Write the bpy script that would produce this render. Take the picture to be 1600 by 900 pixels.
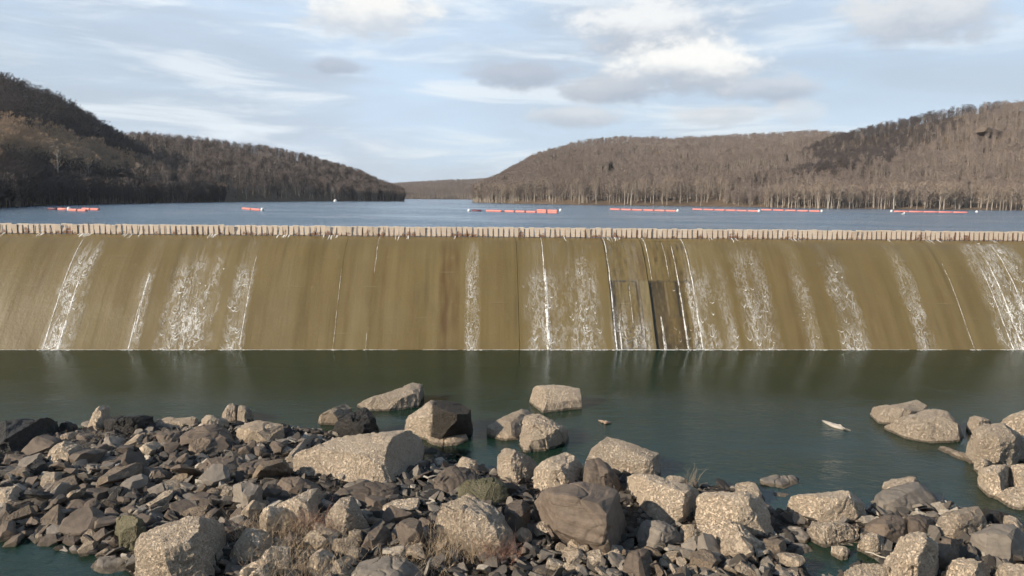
import bpy, bmesh, math, random
import numpy as np
from mathutils import Vector, Matrix, noise as mn

for o in list(bpy.data.objects):
    bpy.data.objects.remove(o)
scene = bpy.context.scene
COL = scene.collection
R = math.radians
random.seed(7)
rng = np.random.default_rng(7)

# ------------------------------------------------------------------ camera
F, CAM_Z, ROLL, PITCH = 1143.0, 16.4, 0.0103, math.atan((450 - 308) / 1143.0)
fw = np.array([0, math.cos(PITCH), -math.sin(PITCH)])
rt0 = np.array([1.0, 0, 0]); up0 = np.cross(rt0, fw)
rt = rt0 * math.cos(ROLL) + up0 * math.sin(ROLL)
up = up0 * math.cos(ROLL) - rt0 * math.sin(ROLL)
EYE = np.array([0, 0, CAM_Z])
cam_data = bpy.data.cameras.new('camera')
cam_data.sensor_width = 36.0
cam_data.lens = 36.0 * F / 1600.0
cam_data.clip_start = 0.5
cam_data.clip_end = 20000
cam = bpy.data.objects.new('camera', cam_data); COL.objects.link(cam)
cam.matrix_world = Matrix(((rt[0], up[0], -fw[0], 0), (rt[1], up[1], -fw[1], 0), (rt[2], up[2], -fw[2], CAM_Z), (0, 0, 0, 1)))
scene.camera = cam

def ray(px, py): return fw + rt * ((px - 800) / F) + up * ((450 - py) / F)
def at_z(px, py, z):
    d = ray(px, py); return EYE + d * ((z - CAM_Z) / d[2])
def at_d(px, py, dist):
    d = ray(px, py); return EYE + d * (dist / math.hypot(d[0], d[1]))
def horizon_y(px): return 308 + (px - 800) * ROLL

# ------------------------------------------------------------------ light
SUN = Vector((-0.79, -0.46, 0.43)).normalized()
SUN_EL = math.asin(SUN.z)
sun_data = bpy.data.lights.new('sun', 'SUN')
sun_data.energy = 5.0
sun_data.angle = R(0.5)
sun_data.color = (1.0, 0.90, 0.76)
sun = bpy.data.objects.new('sun', sun_data); COL.objects.link(sun)
sun.rotation_euler = SUN.to_track_quat('Z', 'Y').to_euler()

scene.view_settings.view_transform = 'Standard'
scene.view_settings.look = 'None'
scene.view_settings.exposure = 0.75
scene.view_settings.gamma = 1.0
scene.view_settings.use_curve_mapping = False
scene.render.engine = 'CYCLES'
cy = scene.cycles
cy.use_adaptive_sampling = True
cy.adaptive_threshold = 0.04
cy.adaptive_min_samples = 24
cy.use_denoising = True
cy.max_bounces = 6; cy.diffuse_bounces = 2; cy.glossy_bounces = 3; cy.transparent_max_bounces = 12
cy.volume_bounces = 0
cy.caustics_reflective = False; cy.caustics_refractive = False

# ------------------------------------------------------------------ node helpers
class NT:
    def __init__(self, tree): self.t = tree
    def n(self, kind, **kw):
        nd = self.t.nodes.new(kind)
        for k, v in kw.items():
            if hasattr(nd, k) and not k[0].isupper(): setattr(nd, k, v)
        return nd
    def set(self, sock, v):
        if isinstance(v, bpy.types.NodeSocket): self.t.links.new(v, sock)
        elif v is not None:
            if sock.type == 'RGBA' and len(v) == 3: v = (*v, 1)
            sock.default_value = v
    def math(self, op, a, b=None, c=None, clamp=False):
        nd = self.n('ShaderNodeMath', operation=op); nd.use_clamp = clamp
        for i, v in enumerate((a, b, c)):
            if v is not None: self.set(nd.inputs[i], v)
        return nd.outputs[0]
    def mix(self, f, a, b, blend='MIX'):
        nd = self.n('ShaderNodeMix'); nd.data_type = 'RGBA'; nd.blend_type = blend
        self.set(nd.inputs[0], f); self.set(nd.inputs[6], a); self.set(nd.inputs[7], b)
        return nd.outputs[2]
    def mapr(self, v, a, b, c=0.0, d=1.0, smooth=False):
        nd = self.n('ShaderNodeMapRange')
        if smooth: nd.interpolation_type = 'SMOOTHSTEP'
        self.set(nd.inputs[0], v)
        for i, x in enumerate((a, b, c, d)): self.set(nd.inputs[i + 1], x)
        return nd.outputs[0]
    def noise(self, vec, scale, detail=3, rough=0.55, dist=0.0):
        nd = self.n('ShaderNodeTexNoise')
        if vec is not None: self.set(nd.inputs['Vector'], vec)
        self.set(nd.inputs['Scale'], scale); nd.inputs['Detail'].default_value = detail
        nd.inputs['Roughness'].default_value = rough; nd.inputs['Distortion'].default_value = dist
        return nd.outputs[0]
    def voro(self, vec, scale, feature='F1', out=0):
        nd = self.n('ShaderNodeTexVoronoi', feature=feature)
        self.set(nd.inputs['Vector'], vec); nd.inputs['Scale'].default_value = scale
        return nd.outputs[out]
    def mapping(self, vec, scale=(1, 1, 1), loc=(0, 0, 0), rot=(0, 0, 0)):
        nd = self.n('ShaderNodeMapping')
        self.set(nd.inputs[0], vec); nd.inputs[1].default_value = loc; nd.inputs[2].default_value = rot; nd.inputs[3].default_value = scale
        return nd.outputs[0]
    def ramp(self, f, stops):
        nd = self.n('ShaderNodeValToRGB'); self.set(nd.inputs[0], f)
        e = nd.color_ramp.elements
        while len(e) < len(stops): e.new(0.5)
        for el, (p, c) in zip(e, stops): el.position = p; el.color = (*c, 1)
        return nd.outputs[0]
    def bump(self, h, strength=0.5, dist=0.1, normal=None):
        nd = self.n('ShaderNodeBump'); self.set(nd.inputs['Height'], h)
        nd.inputs['Strength'].default_value = strength; nd.inputs['Distance'].default_value = dist
        if normal: self.set(nd.inputs['Normal'], normal)
        return nd.outputs[0]

def new_mat(name):
    m = bpy.data.materials.new(name); m.use_nodes = True
    t = m.node_tree; t.nodes.clear()
    out = t.nodes.new('ShaderNodeOutputMaterial')
    return m, NT(t), out
def principled(k, out, color, rough=0.8, normal=None, spec=0.3, **kw):
    p = k.n('ShaderNodeBsdfPrincipled')
    k.set(p.inputs['Base Color'], color); k.set(p.inputs['Roughness'], rough)
    p.inputs['Specular IOR Level'].default_value = spec
    if normal: k.set(p.inputs['Normal'], normal)
    for a, b in kw.items(): k.set(p.inputs[a], b)
    if out is not None: k.t.links.new(p.outputs[0], out.inputs[0])
    return p.outputs[0]

# ------------------------------------------------------------------ sky
world = bpy.data.worlds.new('World'); scene.world = world; world.use_nodes = True
wt = world.node_tree; wt.nodes.clear(); k = NT(wt)
wout = k.n('ShaderNodeOutputWorld'); bg = k.n('ShaderNodeBackground')
sky = k.n('ShaderNodeTexSky'); sky.sky_type = 'NISHITA'; sky.sun_disc = False
sky.sun_elevation = SUN_EL; sky.sun_rotation = math.atan2(SUN.x, SUN.y)
sky.air_density = 1.0; sky.dust_density = 0.4; sky.ozone_density = 1.2
tc = k.n('ShaderNodeTexCoord').outputs['Generated']
sx = k.n('ShaderNodeSeparateXYZ'); k.set(sx.inputs[0], tc)
X, Y, Z = sx.outputs
az = k.math('ARCTAN2', X, Y); el = k.math('ARCSINE', Z)
cx = k.n('ShaderNodeCombineXYZ'); k.set(cx.inputs[0], az); k.set(cx.inputs[1], el)
pol = cx.outputs[0]
# thin layered cloud sheet: long soft streaks
warp = k.noise(k.mapping(pol, (3, 9, 1)), 1.0, 3)
streak = k.noise(k.mapping(pol, (3.0, 17, 1), (1.3, .2, 0)), 1.0, 6, 0.55, 0.6)
broad = k.noise(k.mapping(pol, (2.2, 5.0, 1), (4.2, 1.7, 0)), 1.0, 4, 0.55, 0.4)
sheet = k.mapr(k.math('ADD', k.math('MULTIPLY', streak, 0.5), k.math('MULTIPLY', broad, 0.6)), 0.38, 0.68, 0, 1, True)
thin = k.mix(sheet, (6.5, 8.1, 10.0), (5.6, 6.5, 7.7))
light_streak = k.mapr(k.noise(k.mapping(pol, (3.5, 26, 1), (7, 3, 0)), 1.0, 6, 0.6, 0.6), 0.47, 0.66, 0, 1, True)
thin = k.mix(k.math('MULTIPLY', light_streak, 0.85), thin, (9.0, 9.7, 10.3))
thin = k.mix(k.mapr(el, R(13), R(30), 0, .75, True), thin, (4.3, 7.1, 11.2))      # bluer higher up
cover = k.mapr(k.noise(k.mapping(pol, (1.6, 4, 1), (9, 2, 0)), 1.0, 3), 0.25, 0.6, 0.72, 0.96)
cover = k.math('MULTIPLY', cover, k.mapr(el, R(24), R(52), 1.0, 0.25, True))     # the sheet thins out overhead
base = k.mix(cover, sky.outputs[0], thin)
# cumulus puffs: the broad noise-broken clouds in view
wob1 = k.noise(k.mapping(pol, (13, 24, 1)), 1.0, 6, 0.6)
wob2 = k.noise(k.mapping(pol, (34, 55, 1)), 1.0, 4, 0.6)
wob = k.math('ADD', k.math('MULTIPLY', k.math('SUBTRACT', wob1, 0.5), 1.5), k.math('MULTIPLY', k.math('SUBTRACT', wob2, 0.5), 0.9))
def puff(base, px, py, wx, wy, amt, bright, grey):
    d = ray(px, py); d = d / np.linalg.norm(d)
    a0, e0 = math.atan2(d[0], d[1]), math.asin(d[2])
    da = k.math('DIVIDE', k.math('SUBTRACT', az, a0), wx / F); de = k.math('DIVIDE', k.math('SUBTRACT', el, e0), wy / F)
    r2 = k.math('ADD', k.math('MULTIPLY', da, da), k.math('MULTIPLY', de, de))
    g = k.math('EXPONENT', k.math('MULTIPLY', r2, -1.0))
    m = k.mapr(k.math('ADD', g, k.math('MULTIPLY', wob, 0.75)), 0.30, 0.80, 0, amt, True)
    m = k.math('MULTIPLY', m, k.mapr(r2, 1.3, 3.2, 1.0, 0.0, True))
    sh = k.mapr(k.math('ADD', de, k.math('MULTIPLY', wob, 0.9)), -0.65, 0.45, 0, 1, True)
    return k.mix(m, base, k.mix(sh, grey, bright))
W, G = (10.2, 10.2, 9.9), (4.9, 5.5, 6.4)
base = puff(base, 820, 118, 95, 26, 0.75, (5.2, 5.6, 6.4), (4.0, 4.5, 5.4))
base = puff(base, 525, 103, 50, 16, 0.7, (5.0, 5.4, 6.3), (4.1, 4.6, 5.5))
base = puff(base, 1010, 45, 130, 55, 0.9, (9.6, 9.7, 9.7), (4.7, 5.3, 6.2))
base = puff(base, 575, 22, 120, 40, 0.85, (10.4, 10.2, 9.7), (6.3, 6.8, 7.5))
base = puff(base, 960, 138, 120, 26, 0.8, (6.0, 6.3, 6.8), (4.1, 4.6, 5.5))
base = puff(base, 1075, 108, 135, 44, 1.0, W, G)
base = puff(base, 1215, 138, 75, 22, 0.8, (6.6, 7.0, 7.6), (4.5, 5.0, 5.9))
base = puff(base, 900, 182, 85, 20, 0.7, (7.6, 7.7, 7.8), (5.0, 5.4, 6.1))
base = puff(base, 1130, 180, 90, 18, 0.6, (8.0, 8.0, 8.0), (5.6, 6.0, 6.6))
base = puff(base, 1450, 20, 120, 50, 0.75, (8.2, 8.2, 8.1), (4.8, 5.2, 6.0))
base = puff(base, 1250, 178, 40, 25, 0.35, (8.8, 8.8, 8.7), (7, 7.2, 7.4))
k.set(bg.inputs[0], base); bg.inputs[1].default_value = 0.060
wt.links.new(bg.outputs[0], wout.inputs[0])

# ------------------------------------------------------------------ object helpers
def tag(o, label=None, cat=None, group=None, kind=None):
    if label: o['label'] = label
    if cat: o['category'] = cat
    if group: o['group'] = group
    if kind: o['kind'] = kind
    return o
def link(name, me, mats, parent=None):
    o = bpy.data.objects.new(name, me); COL.objects.link(o)
    for m in (mats if isinstance(mats, (list, tuple)) else [mats]):
        if m is not None and m.name not in [x.name for x in me.materials if x]: me.materials.append(m)
    if parent: o.parent = parent
    return o
def mesh(name, verts, faces, smooth=False):
    me = bpy.data.meshes.new(name)
    me.from_pydata([tuple(map(float, v)) for v in verts], [], [tuple(map(int, f)) for f in faces])
    if smooth: me.polygons.foreach_set('use_smooth', [True] * len(me.polygons))
    me.update(); return me
def empty(name, loc=(0, 0, 0)):
    o = bpy.data.objects.new(name, None); COL.objects.link(o); o.location = loc; o.empty_display_size = 0.3
    return o
def grid_mesh(name, P, smooth=True):
    """P: (n,m,3) array -> grid mesh"""
    n, m = P.shape[:2]
    i = np.arange((n - 1) * (m - 1)); a = (i // (m - 1)) * m + i % (m - 1)
    f = np.stack([a, a + m, a + m + 1, a + 1], 1)
    return mesh(name, P.reshape(-1, 3), f, smooth)
def catmull(pts, n):
    pts = np.array(pts, float); t = np.linspace(0, len(pts) - 1, n)
    return np.stack([np.interp(t, np.arange(len(pts)), pts[:, j]) for j in range(pts.shape[1])], 1)
class MB:
    def __init__(self): self.v = []; self.f = []
    def add(self, v, f):
        b = len(self.v); self.v += [tuple(p) for p in v]; self.f += [tuple(b + i for i in q) for q in f]
    def box(self, x0, x1, y0, y1, z0, z1):
        self.add([(x0, y0, z0), (x1, y0, z0), (x1, y1, z0), (x0, y1, z0), (x0, y0, z1), (x1, y0, z1), (x1, y1, z1), (x0, y1, z1)],
                 [(3, 2, 1, 0), (4, 5, 6, 7), (0, 1, 5, 4), (1, 2, 6, 5), (2, 3, 7, 6), (3, 0, 4, 7)])
    def tube(self, pts, rad, sides=5):
        pts = [Vector(p) for p in pts]; b = len(self.v)
        for i, p in enumerate(pts):
            d = (pts[min(i + 1, len(pts) - 1)] - pts[max(i - 1, 0)]).normalized()
            u = d.orthogonal().normalized(); w = d.cross(u)
            for s in range(sides):
                a = 2 * math.pi * s / sides
                self.v.append(tuple(p + (u * math.cos(a) + w * math.sin(a)) * rad[i]))
        for i in range(len(pts) - 1):
            for s in range(sides):
                a = b + i * sides + s; c = b + i * sides + (s + 1) % sides
                self.f.append((a, c, c + sides, a + sides))
        self.f.append(tuple(b + s for s in reversed(range(sides))))
        self.f.append(tuple(b + (len(pts) - 1) * sides + s for s in range(sides)))
    def mesh(self, name, smooth=False): return mesh(name, self.v, self.f, smooth)

# vectorised gradient noise, about -1..1
_perm = np.random.default_rng(3).permutation(256); _perm = np.concatenate([_perm, _perm, _perm])
_grad = np.random.default_rng(4).normal(size=(256, 3)); _grad /= np.linalg.norm(_grad, axis=1)[:, None]
def pn(P):
    P = np.asarray(P, float); i = np.floor(P).astype(int); f = P - i; i &= 255
    u = f * f * f * (f * (f * 6 - 15) + 10); out = 0
    for dx in (0, 1):
        for dy in (0, 1):
            for dz in (0, 1):
                g = _grad[_perm[_perm[_perm[i[..., 0] + dx] + i[..., 1] + dy] + i[..., 2] + dz]]
                w = (u[..., 0] if dx else 1 - u[..., 0]) * (u[..., 1] if dy else 1 - u[..., 1]) * (u[..., 2] if dz else 1 - u[..., 2])
                out = out + w * (g[..., 0] * (f[..., 0] - dx) + g[..., 1] * (f[..., 1] - dy) + g[..., 2] * (f[..., 2] - dz))
    return out * 1.6

# ------------------------------------------------------------------ materials
def mat_dam():
    m, k, out = new_mat('spillway_concrete')
    oc = k.n('ShaderNodeTexCoord').outputs['Object']
    st = k.noise(k.mapping(oc, (0.55, 0.03, 0.03)), 1.0, 6, 0.6, 0.15)
    st2 = k.noise(k.mapping(oc, (3.5, 0.08, 0.08)), 1.0, 4, 0.6)
    fine = k.noise(oc, 3.0, 6, 0.65)
    blotch = k.noise(k.mapping(oc, (0.1545, 0.1425, 0.1166)), 1.0, 4, .6)
    c = k.ramp(st, [(0.30, (0.0865, 0.0599, 0.0156)), (0.5, (0.1267, 0.0883, 0.0280)), (0.72, (0.1452, 0.1055, 0.0396))])
    c = k.mix(k.mapr(st2, .45, .8, 0, .45), c, (0.0834, 0.0599, 0.0187))
    c = k.mix(k.mapr(blotch, .45, .75, 0, .5), c, (0.1236, 0.0997, 0.0396))
    c = k.mix(k.mapr(fine, .35, .75, 0, .3), c, (0.1545, 0.1168, 0.0583))
    at = k.n('ShaderNodeAttribute'); at.attribute_name = 'stain'
    sp = k.n('ShaderNodeSeparateColor'); k.set(sp.inputs[0], at.outputs['Color'])
    c = k.mix(k.math('MULTIPLY', sp.outputs[0], 0.85), c, (0.0711, 0.0370, 0.0102))   # rust / tannin stain
    c = k.mix(k.math('MULTIPLY', sp.outputs[1], 0.9), c, k.mix(fine, (.011, .008, .005), (.045, .033, .018)))    # black wet algae, the crack and painted shade at the broken step
    c = k.mix(k.math('MULTIPLY', sp.outputs[2], 0.8), c, (0.2039, 0.1680, 0.0821))    # bare pale concrete
    nb = k.bump(k.math('ADD', fine, k.math('MULTIPLY', st2, 0.5)), 0.35, 0.06)
    rough = k.mapr(st, .3, .7, .28, .5)
    c = k.mix(k.mapr(k.noise(k.mapping(oc, (0.0927, 0.1140, 0.0933)), 1.0, 4, .6), .4, .7, 0, .55), c, (0.1009, 0.0703, 0.0265))
    principled(k, out, c, rough, nb, 0.5)
    return m
M_DAM = mat_dam()

def mat_board():
    m, k, out = new_mat('weathered_flashboard')
    oc = k.n('ShaderNodeTexCoord').outputs['Object']
    gp = k.n('ShaderNodeNewGeometry').outputs['Position']
    rnd = k.n('ShaderNodeObjectInfo').outputs['Random']
    gr = k.noise(k.mapping(gp, (6, 6, 22)), 1.0, 4, .6)
    c = k.mix(gr, (0.462, 0.367, 0.271), (0.557, 0.470, 0.372))
    c = k.mix(k.mapr(rnd, .0, 1.0, 0, .35), c, (0.394, 0.290, 0.202))
    z = k.n('ShaderNodeSeparateXYZ'); k.set(z.inputs[0], oc)
    top = k.mapr(z.outputs[2], .92, 1.02, 0, .55)
    c = k.mix(top, c, (0.543, 0.477, 0.397))
    rn = k.noise(k.mapping(gp, (0.873, 0.828, 0.630)), 1.0, 5, .7)
    low = k.mapr(z.outputs[2], 0.0, 0.9, .13, -.05)
    rust = k.mapr(k.math('ADD', rn, low), .60, .70, 0, .85, True)
    c = k.mix(rust, c, (0.136, 0.054, 0.023))
    principled(k, out, c, .8, k.bump(gr, .3, .02), .2)
    return m
M_BOARD = mat_board()
def simple(name, c1, c2, scale=4, rough=.75, bump=.3, bd=.03, spec=.3, rnd=0.0, **kw):
    m, k, out = new_mat(name)
    oc = k.n('ShaderNodeTexCoord').outputs['Object']
    n = k.noise(oc, scale, 5, .6)
    c = k.mix(k.mapr(n, .3, .7), c1, c2)
    if rnd:
        r = k.n('ShaderNodeObjectInfo').outputs['Random']
        c = k.mix(rnd, c, k.mix(r, tuple(x * .55 for x in c1), tuple(min(1, x * 1.5) for x in c2)))
    principled(k, out, c, rough, k.bump(n, bump, bd), spec, **kw)
    return m
M_RUST = simple('rusty_steel', (.056, .030, .017), (.112, .053, .024), 7)
M_BOOM = simple('red_boom_plastic', (.555, .150, .120), (.495, .203, .165), 2, .45)
M_BOOM_DARK = simple('dark_boom_plastic', (.075, .022, .034), (.120, .038, .045), 2, .5)
M_WHITE = simple('white_plastic', (.585, .585, .570), (.495, .495, .488), 3, .5)
M_CABLE = simple('dark_cable', (.038, .022, .022), (.060, .030, .030), 3, .6)

def mat_rock(name, cols, bumpd, spots=0.0, layered=False, rough=.85, spec=.25, rnd=.5, pit=0.0):
    m, k, out = new_mat(name)
    oc = k.n('ShaderNodeTexCoord').outputs['Object']
    oi = k.n('ShaderNodeObjectInfo')
    cb = k.n('ShaderNodeCombineXYZ')
    for i, s in enumerate((41., 67., 23.)): k.set(cb.inputs[i], k.math('MULTIPLY', oi.outputs['Random'], s))
    va = k.n('ShaderNodeVectorMath', operation='ADD'); k.set(va.inputs[0], oc); k.set(va.inputs[1], cb.outputs[0])
    v = va.outputs[0]
    big = k.noise(v, .7, 6, .62, .5); mid = k.noise(v, 3.0, 6, .65); fine = k.noise(v, 16, 4, .7)
    c = k.mix(k.mapr(big, .32, .68), cols[0], cols[1])
    c = k.mix(k.mapr(mid, .38, .68, 0, .7), c, cols[2])
    h = k.math('ADD', k.math('MULTIPLY', mid, 1.0), k.math('MULTIPLY', fine, .5))
    if spots:
        pit = k.noise(v, 7.5, 5, .72, .4)
        h = k.math('ADD', h, k.math('MULTIPLY', k.mapr(pit, .38, .54, 0, 1, True), 2.6 * spots))
        c = k.mix(k.mapr(pit, .33, .46, spots * .8, 0, True), c, tuple(x * .22 for x in cols[2]))  # dirt in the pits, with their shade put into the colour too
        vo = k.voro(v, 9); vo2 = k.voro(v, 17)
        c = k.mix(k.mapr(vo2, .15, .6, spots * .7, 0), c, tuple(min(1, x * 1.25) for x in cols[1]))
        c = k.mix(k.mapr(fine, .52, .75, 0, spots * .7), c, tuple(x * .33 for x in cols[2]))  # dark speckle, painted as shade in the finer pits
        h = k.math('ADD', h, k.math('MULTIPLY', k.math('ADD', vo, vo2), -.8))
    if layered:
        lay = k.noise(k.mapping(v, (.6, .6, 7)), 1.0, 4, .6, .3)
        h = k.math('ADD', h, k.math('MULTIPLY', lay, 1.4))
        c = k.mix(k.mapr(lay, .45, .7, 0, .45), c, tuple(x * .55 for x in cols[0]))
    stn = k.noise(k.mapping(v, (1, 1, .45)), 1.1, 6, .7, .8)
    c = k.mix(k.mapr(stn, .60, .74, 0, .6, True), c, tuple(x * .38 for x in cols[2]))
    c = k.mix(k.mapr(stn, .30, .40, .35, 0, True), c, tuple(min(1, x * 1.3) for x in cols[1]))
    r = oi.outputs['Random']
    tz = k.n('ShaderNodeSeparateXYZ'); k.set(tz.inputs[0], k.n('ShaderNodeNewGeometry').outputs['Position'])
    c = k.mix(k.mapr(k.math('ADD', tz.outputs[2], k.math('MULTIPLY', mid, -.25)), -.02, .06, .7, 0, True), c, (.055, .042, .026))     # algae line left by the pool
    c = k.mix(rnd, c, k.mix(r, k.mix(1.0, c, (.6, .58, .56), 'MULTIPLY'), k.mix(1.0, c, (1.45, 1.38, 1.28), 'MULTIPLY')))
    principled(k, out, c, rough, k.bump(h, .9, bumpd), spec)
    return m
M_CONC = mat_rock('pebbly_concrete_rock', ((.50, .40, .295), (.62, .51, .39), (.40, .31, .22)), .15, .68, rnd=.45)
M_TAN = mat_rock('tan_weathered_rock', ((.304, .240, .172), (.384, .312, .232), (.208, .156, .108)), .07, .4, rnd=.4)
M_SLATE = mat_rock('brown_slate_rock', ((.092, .070, .053), (.128, .100, .076), (.068, .052, .040)), .05, 0, True, rough=.75, rnd=.5)
M_GREY = mat_rock('grey_slab_rock', ((.152, .128, .104), (.192, .164, .132), (.120, .100, .080)), .03, 0, True, rough=.8, rnd=.3)
M_BLACK = mat_rock('black_algae_rock', ((.022, .020, .017), (.048, .042, .035), (.012, .010, .009)), .09, .2, rough=.55, rnd=.3)
M_MOSS = mat_rock('mossy_rock', ((.088, .080, .044), (.136, .116, .076), (.056, .054, .028)), .06, .1, rnd=.3)
M_RUBBLE = mat_rock('rubble_stone', ((.096, .074, .054), (.168, .132, .096), (.056, .043, .034)), .05, .15, rnd=.85)

def mat_ground():
    m, k, out = new_mat('gravel_bar')
    gp = k.n('ShaderNodeNewGeometry').outputs['Position']
    a = k.noise(gp, .5, 5, .6); b = k.noise(gp, 5, 5, .7); vo = k.voro(gp, 3.2); vc = k.voro(gp, 3.2, 'F1', 1)
    sp = k.n('ShaderNodeSeparateColor'); k.set(sp.inputs[0], vc)
    c = k.mix(a, (.033, .026, .019), (.058, .045, .032))
    c = k.mix(k.mapr(sp.outputs[0], .3, 1, 0, .7), c, (.083, .065, .047))
    c = k.mix(k.mapr(vo, .3, .7, 0, .85), c, (.017, .013, .010))
    principled(k, out, c, .9, k.bump(k.math('ADD', k.math('MULTIPLY', vo, -1.6), b), 1.0, .14), .2)
    return m
M_GROUND = mat_ground()
def mat_bed():
    m, k, out = new_mat('silty_river_bed')
    gp = k.n('ShaderNodeNewGeometry').outputs['Position']
    a = k.noise(gp, .35, 5, .6); b = k.noise(gp, 3, 5, .7)
    c = k.mix(k.mapr(a, .3, .7), (.068, .052, .029), (.120, .092, .056))
    c = k.mix(k.mapr(b, .4, .7, 0, .6), c, (.048, .040, .024))
    principled(k, out, c, .9, k.bump(b, .6, .1), .2)
    return m
M_BED = mat_bed()
def mat_leaf_litter():
    m, k, out = new_mat('leaf_litter_hillside')
    gp = k.n('ShaderNodeNewGeometry').outputs['Position']
    a = k.noise(gp, .012, 6, .6); b = k.noise(gp, .25, 6, .7)
    c = k.mix(k.mapr(a, .3, .7), (.105, .076, .051), (.155, .112, .077))
    c = k.mix(k.mapr(b, .45, .7, 0, .6), c, (.043, .031, .022))
    principled(k, out, c, .95, k.bump(b, .6, 1.0), .1)
    return m
M_LITTER = mat_leaf_litter()
def mat_twig(name, a, b, w=.45):
    m, k, out = new_mat(name)
    r = k.n('ShaderNodeObjectInfo').outputs['Random']
    n = k.noise(k.n('ShaderNodeNewGeometry').outputs['Position'], .02, 3)
    c = k.mix(k.math('ADD', k.math('MULTIPLY', r, 1 - w), k.math('MULTIPLY', k.mapr(n, .3, .7), w)), a, b)
    principled(k, out, c, .9, None, .1)
    return m
M_BARK = mat_twig('grey_bark', (.19, .16, .13), (.33, .285, .235))
M_TWIG = mat_twig('bare_twigs', (.135, .104, .086), (.222, .174, .146))
M_TWIG_TAN = mat_twig('tan_twigs', (.185, .142, .105), (.29, .230, .175))
M_TWIG_WARM = mat_twig('warm_twigs', (.29, .20, .13), (.42, .305, .20))  # lighter twigs: sunlight on the left hill's belt put into the colour
M_TWIG_DARK = mat_twig('dark_twigs', (.053, .043, .040), (.093, .076, .068))  # dark tone, also painted shade on the left hill and right flank
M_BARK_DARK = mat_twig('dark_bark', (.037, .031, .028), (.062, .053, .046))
M_BARK_WHITE = mat_twig('white_bark', (.279, .254, .217), (.341, .310, .267))
M_EVERGREEN = mat_twig('evergreen_needles', (.022, .028, .015), (.037, .043, .025))

def mat_water(name, body, turb, s1, s2, amp1, amp2, rough, stretch=1.0, patch=0.03, lee=False):
    m, k, out = new_mat(name)
    gp = k.n('ShaderNodeNewGeometry').outputs['Position']
    v = k.mapping(gp, (1, stretch, 1))
    w1 = k.noise(v, s1, 3, .55, .4); w2 = k.noise(v, s2, 3, .6, .2)
    calm = k.mapr(k.noise(k.mapping(gp, (1, 2.0, 1)), patch, 3, .6), .35, .65, .35, 1.25)
    if lee:      # sheltered water under the dam
        ly = k.n('ShaderNodeSeparateXYZ'); k.set(ly.inputs[0], gp)
        calm = k.math('MULTIPLY', calm, k.mapr(ly.outputs[1], 44, 70, 1.6, .5, True))
    h = k.math('MULTIPLY', k.math('ADD', k.math('MULTIPLY', w1, amp1), k.math('MULTIPLY', w2, amp2)), calm)
    nb = k.bump(h, 1.0, 1.0)
    fr = k.n('ShaderNodeFresnel'); fr.inputs[0].default_value = 1.33; k.set(fr.inputs['Normal'], nb)
    gl = k.n('ShaderNodeBsdfGlossy'); gl.inputs['Roughness'].default_value = rough; k.set(gl.inputs['Normal'], nb)
    df = k.n('ShaderNodeBsdfDiffuse'); k.set(df.inputs[0], body)
    tr = k.n('ShaderNodeBsdfTransparent'); k.set(tr.inputs[0], (.72, .78, .62))
    mx = k.n('ShaderNodeMixShader'); mx.inputs[0].default_value = turb
    k.t.links.new(tr.outputs[0], mx.inputs[1]); k.t.links.new(df.outputs[0], mx.inputs[2])
    m2 = k.n('ShaderNodeMixShader'); k.set(m2.inputs[0], fr.outputs[0])
    k.t.links.new(mx.outputs[0], m2.inputs[1]); k.t.links.new(gl.outputs[0], m2.inputs[2])
    k.t.links.new(m2.outputs[0], out.inputs[0])
    return m
M_POOL = mat_water('pool_water', (.0085, .0250, .0150), .84, 1.3, 5.0, .050, .024, .02, 1.5, .05, True)
M_LAKE = mat_water('lake_water', (.022, .068, .115), .97, .35, 1.6, .34, .10, .18, 1.8)

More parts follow.
